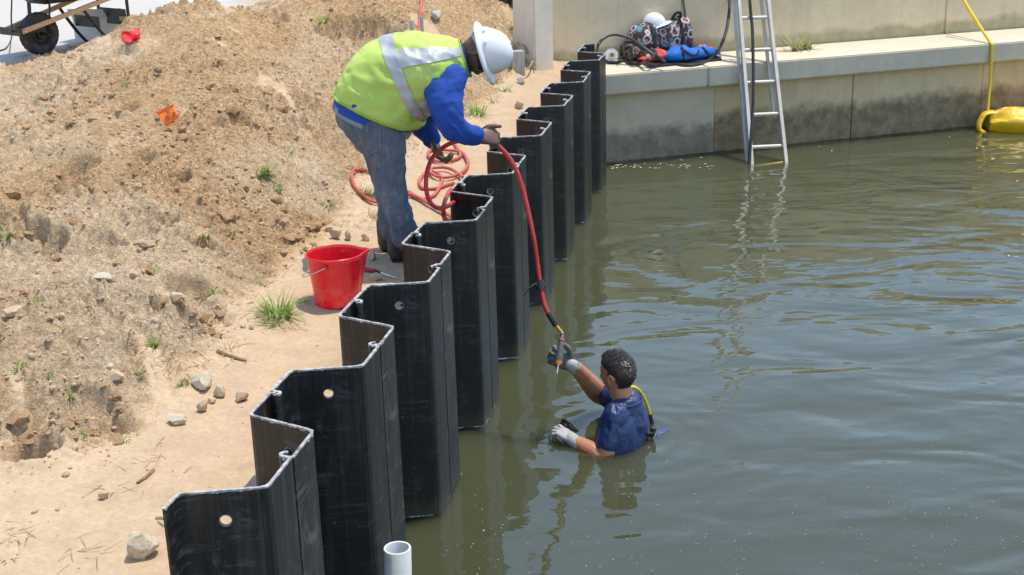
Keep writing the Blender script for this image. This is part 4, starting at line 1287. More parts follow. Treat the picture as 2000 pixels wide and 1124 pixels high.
# hair: a shell close to the skull and many combed strands
hg = Geo(); head(hg, dh, DUP, DFW, 1.0)
V = hg.V[0]; F0 = hg.F[:43 * 56]
DLF = np.cross(DUP, DFW)
rel = V - dh; lx, ly, lz = rel @ DFW, rel @ DLF, rel @ DUP
hline = np.where(lx > 0.02, 0.042 + 0.35 * np.maximum(0, lx - 0.02) - 0.0 * lx, np.where(lx > -0.02, 0.0, -0.075 + 0.2 * np.abs(ly)))
hline = np.where((lx > -0.03) & (lx <= 0.02), np.where(lx > 0.008, -0.012, 0.012), hline)
hline = np.where(lx <= -0.03, -0.078 + 0.02 * perlin(ly * 40, lz * 0, 1.0), hline)
nrm_ = rel / np.linalg.norm(rel, axis=1)[:, None]
keep = lz > hline
Vh = V + nrm_ * (0.001 + 0.0065 * sstep(-0.06, 0.07, lz) + 0.0006 * perlin(V[:, 0] * 90, V[:, 1] * 90, V[:, 2] * 60))[:, None] * keep[:, None]
Vh = np.where(keep[:, None], Vh, V - nrm_ * 0.004)
t = NT('dark_hair'); c = t.coord('Object')
M_HAIR = t.pbsdf(Base__Color=t.mix(t.noise(c, 60, 3), (0.016, 0.012, 0.009), (0.060, 0.046, 0.036)), Roughness=0.38, Specular__IOR__Level=0.6)
hair = part('hair', G(Vh, [f for f in F0 if any(keep[i] for i in f)]), M_HAIR, diver)
sg = Geo(); rr = np.random.default_rng(5)
cand = np.where(keep)[0]
VS, FS = [], []
for i in range(8500):
    q_ = cand[rr.integers(len(cand))]
    p_ = V[q_] + rr.normal(size=3) * 0.0045
    r_ = p_ - dh; n_ = norm(r_)
    lz_ = r_ @ DUP
    pr = V[q_] @ n_ - dh @ n_
    p_ = dh + n_ * (pr + 0.0005 + 0.005 * sstep(-.06, .07, lz_))
    comb = norm(-DFW * 0.55 + DUP * -0.25 + SX * rr.normal() * 0.25 + (DFW * 0.9 + DUP * 0.7) * (1 if lz_ > 0.08 else 0))
    L_ = rr.uniform(0.010, 0.018) * (1.25 if lz_ > 0.06 else 0.25 + 0.4 * sstep(-.07, .05, lz_))
    dr = norm(n_ * rr.uniform(0.10, 0.40) + comb * 0.9)
    sd = norm(np.cross(dr, n_)) * 0.0016
    k = len(VS)
    VS += [p_ - sd, p_ + sd, p_ + dr * L_ * 0.6 + sd * 0.7, p_ + dr * L_ * 0.6 - sd * 0.7, p_ + dr * L_ - n_ * L_ * 0.2]
    FS += [(k, k + 1, k + 2, k + 3), (k + 3, k + 2, k + 4)]
sg.add(VS, FS)
t = NT('hair_strands'); gi = t.n('NewGeometry')
M_STRD = t.pbsdf(Base__Color=t.mix(gi.outputs['Random Per Island'], (0.012, 0.009, 0.007), (0.065, 0.048, 0.038)), Roughness=0.35, Specular__IOR__Level=0.6)
so = part('strands', sg, M_STRD, hair); so['kind'] = 'stuff'

# ================================================================== AIR TOOL IN THE DIVER'S HAND
tool = thing('air_tool', 'grey pencil shaped air tool with orange rings held up in the gloved hand', 'air tool', tb_)
M_TG = mat_var('grey_tool_grip', (0.12, 0.115, 0.115), (0.19, 0.18, 0.18), 30, 0.55, 0.2, 200)
M_OR = mat_var('orange_plastic', (0.85, 0.17, 0.01), (0.92, 0.21, 0.015), 20, 0.35)
M_CHR = mat_var('bright_steel', (0.72, 0.72, 0.74), (0.82, 0.82, 0.83), 20, 0.25, metal=0.9)
M_BRS = mat_var('brass', (0.72, 0.46, 0.13), (0.82, 0.56, 0.20), 20, 0.3, metal=0.85)
Lt = np.linalg.norm(tb_ - tt_)
def seg(f0, f1, r0, r1, n=16, k=5):
    P = [tt_ + tax * Lt * f for f in np.linspace(f0, f1, k)]; return tube(P, np.linspace(r0, r1, k), n)
part('grip', G(*seg(0.0, 0.72, .0155, .0175)), M_TG, tool)
part('ring', G(*seg(-0.06, 0.01, .0185, .0185)), M_OR, tool)
part('head', G(*seg(0.70, 0.90, .023, .0215)), M_TG, tool)
part('ring', G(*seg(0.88, 1.06, .0205, .0195)), M_OR, tool)
part('nozzle', G(*seg(1.05, 1.14, .017, .013)), M_CHR, tool)
bit_end = WY(1087.5, 730, TOOLY - .09)
part('bit', G(*tube([tt_ + tax * Lt * 1.10, bit_end], .0048, 12)), M_CHR, tool)
part('swivel', G(*seg(-0.30, -0.05, .0105, .012)), mat_var('blue_anodised', (0.06, 0.10, 0.22), (0.30, 0.36, 0.5), 60, 0.3, metal=0.6), tool)
cp0, cp1 = tt_ - tax * Lt * 0.28, WY(1086, 636, TOOLY)
cax = norm(cp1 - cp0); Lc = np.linalg.norm(cp1 - cp0)
cg = Geo()
for f0, f1, r in ((0, .28, .0105), (.26, .44, .0125), (.43, .62, .009), (.6, .8, .0115), (.79, 1.0, .009)):
    cg.add(*tube([cp0 + cax * Lc * f0, cp0 + cax * Lc * f1], r, 8))
part('coupler', cg, M_BRS, tool, True, 30)

# ================================================================== RED AIR HOSE
def hose_mat(name, c1, c2):
    t = NT(name); c = t.coord('Object')
    col = t.mix(t.ramp(t.noise(c, 6, 5), [(0.35, 0), (0.65, 1)]), c1, c2)
    col = t.mix(t.math('MULTIPLY', t.ramp(t.noise(c, 45, 5, 0.7), [(0.58, 0), (0.72, 1)]), 0.5), col, (0.55, 0.38, 0.28))
    return t.pbsdf(Base__Color=col, Roughness=0.5, Normal=t.bump(t.noise(c, 90, 3), 0.15, 0.003))
M_HOSE = hose_mat('dusty_sunlit_hose', (0.52, 0.085, 0.055), (0.60, 0.13, 0.085))  # dust plus sunlit brightness, both put into the lighter red
M_HOSE2 = hose_mat('shaded_red_hose', (0.42, 0.022, 0.020), (0.48, 0.03, 0.028))  # darker red paints in the shade on the held length
gh = Geo()
def ground_hose(pts, g, r, bump=0.0, n=None, lifts=None):
    P = []
    for i, p in enumerate(pts):
        q_ = W(p[0], p[1], 0.885) if (len(p) > 2 and p[2] == 'f') else gpx(p[0], p[1])
        P.append(q_)
    P = catmull(A(P), n or len(P) * 9)
    P[:, 2] = ground(P[:, 0], P[:, 1])
    ker = np.ones(9) / 9
    zz = np.convolve(np.pad(P[:, 2], 4, mode='edge'), ker, 'valid')
    P[:, 2] = np.maximum(zz, P[:, 2]) + r + np.linspace(0, bump, len(P))
    g.add(*tube(P, r, 10))
HR = 0.0118
ground_hose([(824, -30), (823, 0), (821, 30), (817, 62), (815, 80)], gh, HR)
ground_hose([(812, 95), (822, 160), (835, 215), (846, 240), (860, 252), (876, 268), (888, 286), (897, 300), (899, 311), (889, 317), (868, 321), (850, 320), (839, 312), (838, 303), (848, 298), (870, 299), (890, 301),
             (906, 309), (914, 322), (913, 332), (905, 342), (893, 349), (876, 354), (857, 354), (843, 347), (842, 340), (850, 336), (868, 337), (884, 341), (897, 349), (905, 356)], gh, HR, 0.02)
ground_hose([(886, 362), (868, 367), (846, 373), (828, 373), (820, 364), (822, 352), (834, 341), (848, 341), (860, 347), (864, 358), (859, 372), (848, 386), (834, 394), (820, 394), (806, 386), (785, 374), (750, 352), (722, 342), (700, 340), (689, 347), (688, 358), (697, 374), (712, 390), (733, 402),
             (765, 398), (795, 386), (818, 394), (845, 409), (868, 424), (885, 436)], gh, HR, 0.012)
hose = thing('air_hose', 'dusty orange-red air hose lying in loose coils on the sand behind the man', 'hose', gpx(850, 345))
part('hose', gh, M_HOSE, hose)

held = [(888, 470, 6.95), (874, 442, 7.0), (867, 422, 7.02), (867, 402, 7.02), (873, 383, 7.2), (884, 368, 7.5), (905, 358, 7.8)]
loop = [(912, 384, 7.6), (892, 392, 7.45), (872, 404, 7.06), (853, 406, 7.02), (839, 393, 7.0), (832, 366, 7.0), (835, 333, 7.03), (846, 307, 7.1), (866, 288, 7.12), (890, 277, 7.02), (918, 276, 6.97), (946, 278, 6.96),
        (966, 281, 6.97), (984, 296, 6.97), (1003, 322, 6.95), (1019, 362, 6.92), (1032, 415, 6.87), (1043, 470, 6.82), (1050, 520, 6.79), (1056, 560, 6.75), (1063, 594, 6.71), (1071, 613, 6.69)]
hh = thing('air_hose', 'dark red air hose looping from the bending hands over the piles to the tool', 'hose', WY(950, 280, 6.97))
gq = Geo()
gq.add(*tube(catmull(A([WY(*p) for p in held]), 60), 0.0120, 12)); gq.add(*tube(catmull(A([WY(*p) for p in loop]), 190), 0.0122, 12))
part('hose', gq, M_HOSE2, hh)
gq = Geo(); gq.add(*tube(catmull(A([WY(1070, 612, 6.69), WY(1078, 624, 6.68), WY(1086, 637, 6.67)]), 10), 0.0150, 12)); part('sleeve', gq, M_BLACK, hh)
gq = Geo()                                                          # black clamp with loose tie ends
k0 = WY(1054, 548, 6.765); k1 = WY(1057.5, 566, 6.745)
gq.add(*tube([k0, k1], 0.022, 12))
ksd = norm(R_ * 1.0 - U_ * 0.25)
for cc, sgn_ in ((k0 * .5 + k1 * .5, 1), (k0 * .4 + k1 * .6, -1)):
    gq.add(*tube([cc, cc + ksd * sgn_ * 0.028 - F_ * 0.01], 0.0075, 8))
tail = [WY(1049, 553, 6.75), WY(1036, 561, 6.73), WY(1028, 571, 6.72), WY(1021, 579, 6.71)]
gq.add(*tube(catmull(A(tail), 14), [0.0045] * 10 + [0.006, 0.006, 0.005, 0.003], 8))
part('clamp', gq, M_BLACK, hh)

# yellow breathing hose behind the diver
yh = thing('breathing_hose', 'yellow breathing hose with a black end curving behind the navy T-shirt', 'hose', W(1272, 845, 0.0))
yp = [(1222, 758, 6.64), (1234, 756, 6.67), (1246, 761, 6.71), (1257, 776, 6.75), (1265, 795, 6.77), (1270, 812, 6.78)]
gq = Geo(); gq.add(*tube(catmull(A([WY(*p) for p in yp]), 40), 0.0085, 12))
part('hose', gq, mat_var('yellow_rubber', (0.80, 0.58, 0.012), (0.86, 0.64, 0.02), 12, 0.35), yh)
gq = Geo(); gq.add(*tube(catmull(A([WY(1269.5, 809, 6.78), WY(1273, 824, 6.78), WY(1276, 838, 6.77)]), 12), np.linspace(0.0105, 0.014, 12), 12)); part('hose_end', gq, M_BLACK, yh)
gq = Geo(); gq.add(*tube([W(1277, 836, 0.06), W(1274, 846, 0.03), W(1270, 852, 0.01)], 0.016, 10)); gq.add(*tube([W(1264, 848, 0.03), W(1279, 846, 0.035)], 0.011, 10)); part('valve', gq, M_BLACK, yh)
gq = Geo(); Ve, Fe = ICO[3]; gq.add(W(1270, 850, -0.005) + (Ve * A([.030, .016, .018])), Fe); part('yellow_cap', gq, mat_var('lime_rubber', (0.62, 0.62, 0.03), (0.7, 0.7, 0.05)), yh)
gq = Geo(); P = [W(1279, 850, -0.012), W(1290, 842, -0.012), W(1300, 836, -0.008)]
Vs, Fs = tube(catmull(A(P), 12), np.linspace(.024, .034, 12), 12); Vs[:, 2] = (Vs[:, 2] + 0.03) * 0.4 - 0.022; gq.add(Vs, Fs)
part('strap', gq, mat_var('blue_strap', (0.02, 0.04, 0.13), (0.03, 0.06, 0.18)), yh)
# black item beside the left glove
bk = Geo()
P = catmull(A([W(1096, 824, .03), W(1104, 828, .05), W(1113, 833, .035), W(1122, 839, .012), W(1131, 842, -.004)]), 20)
sd = norm(R_ * 0.25 + A([0, 1, 0]) * 0.9)
wd2 = catmull(A([.026, .034, .030, .014, .004]), 20)[:, 0]; th2 = catmull(A([.014, .017, .016, .011, .004]), 20)[:, 0]
bk.add(*elliploft(P, wd2, th2, [sd] * 20, [norm(Zup + R_ * .2)] * 20, 16))
bk.add(*tube(catmull(A([W(1099, 821, .06), W(1106, 822, .075), W(1112, 828, .06)]), 10), .006, 8))
single('dive_mask', bk, M_BLACK, 'black rubber dive gear bobbing just beside the pale left glove', 'dive gear')

# ================================================================== BUCKET
bc = W(660, 592, 0.0 + gz(*W(660, 592, GZ)[:2]))
bY = bc[1]
M_RED = None
t = NT('red_bucket_plastic'); c = t.coord('Object')
sz_ = t.n('SeparateXYZ', Vector=c)
low = t.n('MapRange', Value=sz_.outputs[2]); low.inputs['From Min'].default_value = 0.15; low.inputs['From Max'].default_value = 0.0
dirt = t.math('MULTIPLY', t.ramp(t.noise(c, 16, 6, 0.7), [(0.44, 0), (0.66, 1)]), t.math('ADD', 0.10, t.math('MULTIPLY', low.outputs[0], 0.55)))
M_RED = t.pbsdf(Base__Color=t.mix(dirt, (0.70, 0.012, 0.028), (0.50, 0.30, 0.19)), Roughness=t.math('ADD', 0.24, t.math('MULTIPLY', dirt, 0.6)), Transmission__Weight=0.0, Subsurface__Weight=0.35, Subsurface__Radius=(0.05, 0.006, 0.006), Subsurface__Scale=0.5, Specular__IOR__Level=0.5)
bu = thing('bucket', 'red plastic bucket with a pouring lip standing on the sand behind the piles', 'bucket', bc)
prof = [(0.0, 0.006), (0.088, 0.006), (0.098, 0.0), (0.104, 0.004), (0.1065, 0.02), (0.128, 0.232), (0.129, 0.240), (0.1345, 0.243), (0.1375, 0.250), (0.1365, 0.256), (0.1325, 0.258), (0.1265, 0.253), (0.1255, 0.245), (0.104, 0.022), (0.100, 0.011), (0.0, 0.010)]
nu = 72; V = []
SPD = norm(A([0.97, 0.25, 0]))
for r, z in prof:
    for j in range(nu):
        a_ = 2 * np.pi * j / nu
        dr = A([math.cos(a_), math.sin(a_), 0])
        k = max(0, dr @ SPD)
        lip = 0.032 * np.exp(-((1 - k) / 0.022) ** 1.0) * sstep(0.17, 0.25, z) if r > 0.05 else 0
        V.append(bc + dr * (r + lip) * 1.06 + Zup * (z * 1.03 + lip * 0.08))
part('tub', G(A(V), ringfaces(len(prof), nu, True, False)), M_RED, bu, True, 60)
for s_ in (1, -1):
    pass
hp = []
SDH = norm(A([-0.22, -0.97, 0])); LFT = A([SDH[1], -SDH[0], 0])
e_a = bc + SDH * 0.141 + Zup * 0.225; e_b = bc - SDH * 0.141 + Zup * 0.225
hp = [bc + SDH * 0.150 * math.cos(q_) + LFT * (0.170 * math.sin(q_)) + Zup * (0.228 - 0.085 * math.sin(q_)) for q_ in np.linspace(0, math.pi, 30)]
M_WIRE = mat_var('galvanised_wire', (0.50, 0.50, 0.50), (0.62, 0.62, 0.62), 30, 0.4, metal=0.6)
part('handle', G(*tube(A(hp), 0.0024, 6)), M_WIRE, bu)
for e in (e_a, e_b):
    dv = norm((e - bc) * A([1, 1, 0])); gq = Geo(); gq.add(*bar(e - dv * 0.016, e + dv * 0.006, 0.026, 0.02, bev=.003)); part('handle_lug', gq, M_RED, bu)

# ================================================================== RED-HANDLED TOOL ON THE SAND
ta, tb, tc = gpx(712, 531, .014), gpx(733, 535, .013), gpx(775, 547, .006)
rt = thing('hand_tool', 'red and black handled screwdriver lying on the sand beside the red bucket', 'tool', gpx(730, 538))
gq = Geo(); ax_ = norm(tb - ta)
gq.add(*tube([ta, ta + ax_ * .01, tb - ax_ * .01, tb], [.011, .0135, .013, .010], 8)); part('handle', gq, mat_var('red_grip', (0.5, 0.02, 0.03), (0.6, 0.04, 0.04), 20, 0.4), rt)
gq = Geo(); gq.add(*tube([tb, tb + norm(tc - tb) * .045], [.009, .006], 8)); part('collar', gq, M_BLACK, rt)
gq = Geo(); gq.add(*tube([tb + norm(tc - tb) * .04, tc], [.004, .003], 8)); part('blade', gq, M_CHR, rt)

# ================================================================== STONES
def stone_mat(name, c1, c2):
    t = NT(name); c = t.coord('Object')
    n_ = t.noise(c, 16, 6, 0.65)
    col = t.mix(t.ramp(n_, [(0.35, 0), (0.65, 1)]), c1, c2)
    col = t.mix(t.math('MULTIPLY', t.ramp(t.noise(c, 38, 4, 0.7), [(0.56, 0), (0.68, 1)]), 0.7), col, tuple(x * 0.5 for x in c1))
    return t.pbsdf(Base__Color=col, Roughness=0.92, Normal=t.bump(t.math('ADD', n_, t.noise(c, 110, 5, 0.7)), 0.55, 0.008), Specular__IOR__Level=0.2)
M_ST = [stone_mat('limestone', (0.52, 0.43, 0.30), (0.68, 0.59, 0.45)), stone_mat('sandy_stone', (0.50, 0.37, 0.235), (0.60, 0.46, 0.31)), stone_mat('grey_stone', (0.46, 0.42, 0.37), (0.60, 0.56, 0.50)), stone_mat('dark_clod', (0.20, 0.15, 0.11), (0.30, 0.23, 0.17))]
def stone(px, py, wpx, label, m=0, asp=(1, 0.8, 0.75), sink=0.25, seed=0, group='pale stones lying on the sand', rough=0.16, name='stone', cat='stone'):
    p = gpx(px, py)
    dep = -(CAM - p) @ F_
    r = wpx * dep / FPX / 2
    V, F = ICO[4 if wpx > 40 else 3]
    rr = np.random.default_rng(seed + 11)
    V = V.copy()
    n = V.copy()
    off = rr.uniform(0, 50, 3)
    V = V * (1 + rough * 1.6 * fbm(n[:, 0] * 0.9 + off[0], n[:, 1] * 0.9 + off[1], n[:, 2] * 0.9 + off[2], 2))[:, None]
    for _ in range(17):
        d = norm(rr.normal(size=3)); k = rr.uniform(0.52, 0.86)
        ex = np.maximum(0, V @ d - k); V = V - d * (ex * 0.96)[:, None]
    V = V * (1 + 0.06 * fbm(n[:, 0] * 5 + off[1], n[:, 1] * 5, n[:, 2] * 5, 3))[:, None]
    V = V * A(asp) * r
    V = V @ rotz(rr.uniform(0, 6)).T if abs(asp[0] - asp[1]) < 0.25 else V
    zlo = V[:, 2].min()
    g_ = G(V + p + Zup * (-zlo * (1 - sink) - 0.0), F)
    o_ = single(name, g_, M_ST[m], label, cat, group, autosmooth=24)
    return o_
SG = 'pale stones lying on the sand'
stone(278, 1088, 78, 'large cream limestone rock at the bottom left before the nearest pile', 0, (1, .85, .85), .1, 1, SG)
stone(398, 758, 56, 'large flat limestone at the top of the cluster left of the second pile', 0, (1, .8, .65), .2, 2, SG)
stone(430, 776, 34, 'rounded tan stone just right of the large flat limestone', 1, (.9, .9, .95), .2, 3, SG)
stone(471, 785, 32, 'separate angular tan stone nearest the piles in the cluster', 1, (1, .9, .85), .1, 4, SG)
stone(414, 790, 20, 'small stone in the middle of the cluster', 1, (1, 1, .8), .2, 5, SG)
stone(397, 805, 26, 'small upright stone at the bottom of the cluster', 1, (1, .9, 1), .1, 6, SG)
stone(346, 828, 46, 'pitted whitish stone below and left of the cluster', 0, (1, .7, .6), .2, 7, SG, .3)
stone(203, 975, 27, 'small stone alone on the flat sand above the big limestone rock', 1, (1, .8, .8), .15, 8, SG)
stone(226, 748, 42, 'half buried tan lump on the lower slope of the heap', 1, (1, .8, .7), .45, 9, SG)
stone(215, 722, 20, 'white pebble above the half buried tan lump', 0, (1, .8, .6), .2, 10, SG)
stone(656, 468, 30, 'tan stone behind the bucket, left of a pair', 1, (1, .9, .95), .15, 12, SG)
stone(680, 470, 22, 'upright tan stone behind the bucket, right of a pair', 1, (.8, .8, 1.1), .15, 13, SG)
stone(714, 470, 20, 'small brown stone by the dry grass behind the bucket', 1, (1, .9, .9), .3, 14, SG)
stone(727, 508, 22, 'round cream stone at the pouring lip of the bucket', 0, (1, .9, 1.2), .1, 15, SG)
stone(734, 549, 36, 'flat cream stone beside the screwdriver', 0, (1, .7, .6), .15, 16, SG)
stone(475, 640, 16, 'white broken shell beside the big grass tuft', 0, (1, .6, .6), .2, 17, SG)
stone(492, 645, 14, 'small tan pebble beside the white shell', 1, (1, .8, .8), .2, 18, SG)
stone(645, 452, 26, 'buried brown clod up the slope behind the bucket', 1, (1, .9, .8), .5, 19, SG)
stone(1013, 212, 24, 'brown sandstone lump on the path behind the far piles', 1, (1, .8, .75), .15, 20, SG)
stone(1018, 165, 24, 'grey stone at the foot of the short wooden post', 2, (1, .8, .7), .2, 21, SG)
stone(1020, 68, 30, 'upper grey rubble lump against the end block', 2, (.9, .9, 1), .25, 22, SG)
stone(1014, 92, 40, 'middle grey rubble lump behind the short wooden post', 2, (.9, .9, 1), .25, 23, SG)
stone(1040, 130, 26, 'lower grey rubble lump against the end block', 2, (.8, .9, 1.1), .25, 24, SG)
stone(853, 38, 36, 'pale grey rubble chunk on the bank above the vest', 2, (1, .8, .8), .3, 25, SG, .28)
stone(310, 145, 18, 'dark clod on the upper face of the heap', 3, (1, .9, .9), .2, 26, SG)
stone(205, 545, 46, 'pale half buried slab of stone on the middle of the slope', 0, (1, .6, .35), .4, 27, SG)
stone(262, 548, 26, 'rounded pale stone right of the half buried slab', 1, (1, .8, .8), .4, 28, SG)
stone(345, 590, 42, 'broad tan lump below the pale slab', 1, (1, .7, .6), .45, 29, SG)
stone(302, 632, 22, 'tan stone beside a small pit on the lower slope', 1, (1, .8, .7), .25, 30, SG)
stone(30, 615, 50, 'broad smooth lump at the left edge of the photo', 1, (1, .8, .55), .5, 31, SG)
stone(285, 488, 44, 'flat lump halfway up the left slope', 1, (1, .7, .5), .45, 32, SG)

# loose crumbs of soil: too many to count
t = NT('crumb_soil'); c = t.coord('Object'); gi = t.n('NewGeometry')
rnd_ = gi.outputs['Random Per Island']
col = t.mix(rnd_, (0.42, 0.285, 0.17), (0.58, 0.425, 0.28))
M_CRUMB = t.pbsdf(Base__Color=col, Roughness=0.95, Normal=t.bump(t.noise(c, 160, 4, 0.7), 0.5, 0.004), Specular__IOR__Level=0.1)
t = NT('clod_soil'); c = t.coord('Object'); gi = t.n('NewGeometry')
col = t.mix(gi.outputs['Random Per Island'], (0.48, 0.295, 0.15), (0.70, 0.465, 0.27))
v_ = t.n('TexVoronoi', Vector=c, Scale=105.0); g_ = t.n('SeparateColor', Color=v_.outputs['Color'])
col = t.mix(t.math('MULTIPLY', g_.outputs[0], 0.45), col, (0.30, 0.19, 0.10))
SOILC = t.pbsdf(Base__Color=col, Roughness=0.95, Normal=t.bump(t.noise(c, 70, 6, 0.75), 0.9, 0.02), Specular__IOR__Level=0.1)
rr = np.random.default_rng(21)
NC = 22000
ss = np.concatenate([rr.uniform(-1.2, 6, NC // 2), rr.uniform(3, 13.0, NC - NC // 2)]); ll = rr.uniform(0.05, 1, NC) ** 0.8 * (1.2 + 0.42 * np.maximum(0, ss + 1))
cx = I0[0] + D_[0] * ss - N_[0] * ll; cy = I0[1] + D_[1] * ss - N_[1] * ll
cz, cm, cs, cr, clo, cbig, cc1, cc2, csc = ground(cx, cy, info=True)
prob = np.clip(cm * (0.25 + 0.9 * clo) + 0.03, 0, 1) * (1 - cr)
kp = rr.uniform(size=NC) < prob
g = Geo()
Vi, Fi = ICO[1]; Fi = A(Fi)
allV, allF = [], []
kk = 0
for x, y, z in zip(cx[kp], cy[kp], cz[kp]):
    r = 0.0040 * (1 + rr.pareto(2.6)); r = min(r, 0.016)
    v = Vi * (1 + rr.uniform(-0.28, 0.28, (12, 1))) * A([1, rr.uniform(.7, 1), rr.uniform(.55, .9)]) * r
    v = v @ rotz(rr.uniform(0, 6)).T + A([x, y, z + r * 0.12])
    allV.append(v); allF.append(Fi + kk * 12); kk += 1
V = np.concatenate(allV); F = [tuple(f) for f in np.concatenate(allF)]
single('loose_crumbs', G(V, F), M_CRUMB, kind='stuff', smooth=False)

# larger clods tumbled down the spoil heap: too many to count
rr = np.random.default_rng(91)
NC = 4200
ss = rr.uniform(-0.8, 12.5, NC); ll = rr.uniform(0.25, 1, NC) * (1.2 + 0.45 * np.maximum(0, ss + 1))
cx = I0[0] + D_[0] * ss - N_[0] * ll; cy = I0[1] + D_[1] * ss - N_[1] * ll
cz, cm, cs, cr, clo, cbig, cc1, cc2, csc = ground(cx, cy, info=True)
clus = sstep(0.02, 0.40, perlin(cx * 1.25 + 3, cy * 1.1, 5.5))
kp = (rr.uniform(size=NC) < np.clip(cm * clus * 0.95 + cm * 0.12, 0, 1) * (1 - cr)) & (cm > 0.35)
Vi, Fi = ICO[2]; Fi = A(Fi); allV, allF = [], []; kk = 0
for x, y, z in zip(cx[kp], cy[kp], cz[kp]):
    r = min(0.013 * (1 + rr.pareto(2.2)), 0.050)
    o3 = rr.uniform(0, 60, 3)
    v = Vi * (1 + 0.60 * fbm(Vi[:, 0] * 1.6 + o3[0], Vi[:, 1] * 1.6 + o3[1], Vi[:, 2] * 1.6 + o3[2], 3, 0.65))[:, None]
    v = v * A([1, rr.uniform(.65, 1), rr.uniform(.45, .7)]) * r
    v = v @ rotz(rr.uniform(0, 6)).T + A([x, y, z - r * 0.12])
    allV.append(v); allF.append(Fi + kk * 42); kk += 1
single('earth_clods', G(np.concatenate(allV), [tuple(f) for f in np.concatenate(allF)]), SOILC, kind='stuff', smooth=True, autosmooth=50)

# ================================================================== GRASS, STRAW, TWIGS
def leaf_mat(name, c1, c2):
    t = NT(name); gi = t.n('NewGeometry')
    col = t.mix(gi.outputs['Random Per Island'], c1, c2)
    p = t.n('BsdfPrincipled'); t.set(p, 'Base Color', col); t.set(p, 'Roughness', 0.5)
    tl = t.n('BsdfTranslucent', Color=col); m = t.n('MixShader'); t.set(m, 'i0', 0.35)
    t.t.links.new(p.outputs[0], m.inputs[1]); t.t.links.new(tl.outputs[0], m.inputs[2]); t.t.links.new(m.outputs[0], t.out.inputs[0])
    return t.m
M_GR = leaf_mat('grass_blades', (0.17, 0.33, 0.045), (0.36, 0.46, 0.11))
M_GR2 = leaf_mat('pale_grass', (0.28, 0.33, 0.10), (0.48, 0.44, 0.20))
M_STRAW = leaf_mat('straw', (0.46, 0.34, 0.18), (0.68, 0.54, 0.32))
def blade(VS, FS, p, az, tilt, L, w, rr, bend=0.8):
    d = A([math.cos(az), math.sin(az), 0]); sd = A([-d[1], d[0], 0])
    k = len(VS); q = A(p, float); ang = tilt
    n = 5
    for i in range(n + 1):
        ww = w * (1 - (i / n) ** 1.6) + 0.0003
        VS += [q - sd * ww / 2, q + sd * ww / 2]
        ang += bend / n
        q = q + (d * math.sin(ang) + Zup * math.cos(ang)) * (L / n)
    for i in range(n):
        FS.append((k + 2 * i, k + 2 * i + 1, k + 2 * i + 3, k + 2 * i + 2))
def tuft(px, py, wpx, n, hpx, label, m=0, seed=0, group='tufts of grass growing through the dirt', name='grass_tuft', wid=0.006, lean=None):
    p0 = gpx(px, py); dep = -(CAM - p0) @ F_; s_ = dep / FPX
    rr = np.random.default_rng(seed + 100)
    R0 = wpx * s_ / 2 * 0.45; H = hpx * s_
    VS, FS = [], []
    for i in range(n):
        a = rr.uniform(0, 6.28); r = R0 * math.sqrt(rr.uniform())
        x, y = p0[0] + r * math.cos(a), p0[1] + r * math.sin(a)
        az = a + rr.normal() * 0.6 if lean is None else lean + rr.normal() * 0.7
        blade(VS, FS, (x, y, gz(x, y) - 0.004) if i % 6 == 0 else (x, y, p0[2] - 0.008), az, abs(rr.normal()) * 0.35 + 0.08, H * rr.uniform(0.55, 1.15), wid * rr.uniform(0.6, 1.2), rr, rr.uniform(0.5, 2.1))
    return single(name, G(VS, FS), (M_GR, M_GR2, M_STRAW)[m], label, 'grass', group, smooth=True, autosmooth=None)
GG = 'tufts of grass growing through the dirt'
tuft(545, 618, 95, 150, 62, 'largest grass tuft, left of the red bucket', 0, 1, wid=0.007)
tuft(532, 636, 70, 50, 40, 'paler straggly grass at the foot of the largest tuft', 1, 2)
tuft(512, 350, 55, 60, 42, 'bright green grass clump on the slope left of the jeans', 0, 3, wid=0.008, lean=0.0)
tuft(540, 370, 50, 30, 26, 'low sprawling grass just below the bright green clump', 0, 4, lean=-0.2)
tuft(398, 480, 46, 45, 26, 'olive grass sod stuck in the middle of the slope', 1, 5, lean=-1.2)
tuft(306, 680, 30, 34, 32, 'small bright green weed on the lower slope', 0, 6, wid=0.012)
tuft(133, 778, 34, 30, 36, 'small upright green shoot on the lower left slope', 0, 7)
tuft(38, 720, 22, 18, 34, 'thin green shoot near the left edge', 0, 8)
tuft(98, 742, 44, 16, 16, 'flat creeping grass near the left edge', 0, 9, lean=0.2)
tuft(12, 470, 50, 26, 34, 'broad leaved green weed at the left edge of the photo', 0, 10, wid=0.016)
tuft(10, 462, 14, 5, 70, 'tall dry stalk above the broad leaved weed', 1, 11, wid=0.005)
tuft(355, 750, 60, 26, 24, 'sparse green runner above the stone cluster', 1, 12, lean=-0.9)
tuft(335, 690, 40, 16, 22, 'wispy grass left of the twig', 1, 13)
tuft(245, 866, 26, 16, 18, 'tiny grass sprout on the flat sand', 0, 14)
tuft(305, 532, 50, 16, 18, 'thin sprouts beside the rounded pale stone', 0, 15)
tuft(400, 580, 50, 20, 16, 'low yellowish grass on the middle slope', 1, 16)
tuft(240, 512, 20, 12, 18, 'tiny sprout above the pale half buried slab', 1, 17)
tuft(715, 385, 90, 110, 40, 'long yellow-green grass behind the legs in jeans', 1, 18, lean=-0.3)
tuft(735, 425, 90, 70, 34, 'dry grass mat behind the boots', 2, 19, lean=-0.3)
tuft(660, 350, 40, 24, 24, 'thin grass left of the loop of hose', 1, 20)
tuft(630, 45, 40, 36, 26, 'green weed hanging at the top of the dug bank', 0, 21, wid=0.01)
tuft(617, 98, 22, 16, 18, 'little green tuft on the slope above the vest', 0, 22)
tuft(933, 225, 60, 80, 38, 'green grass clump below the white hard hat', 0, 23, wid=0.008)
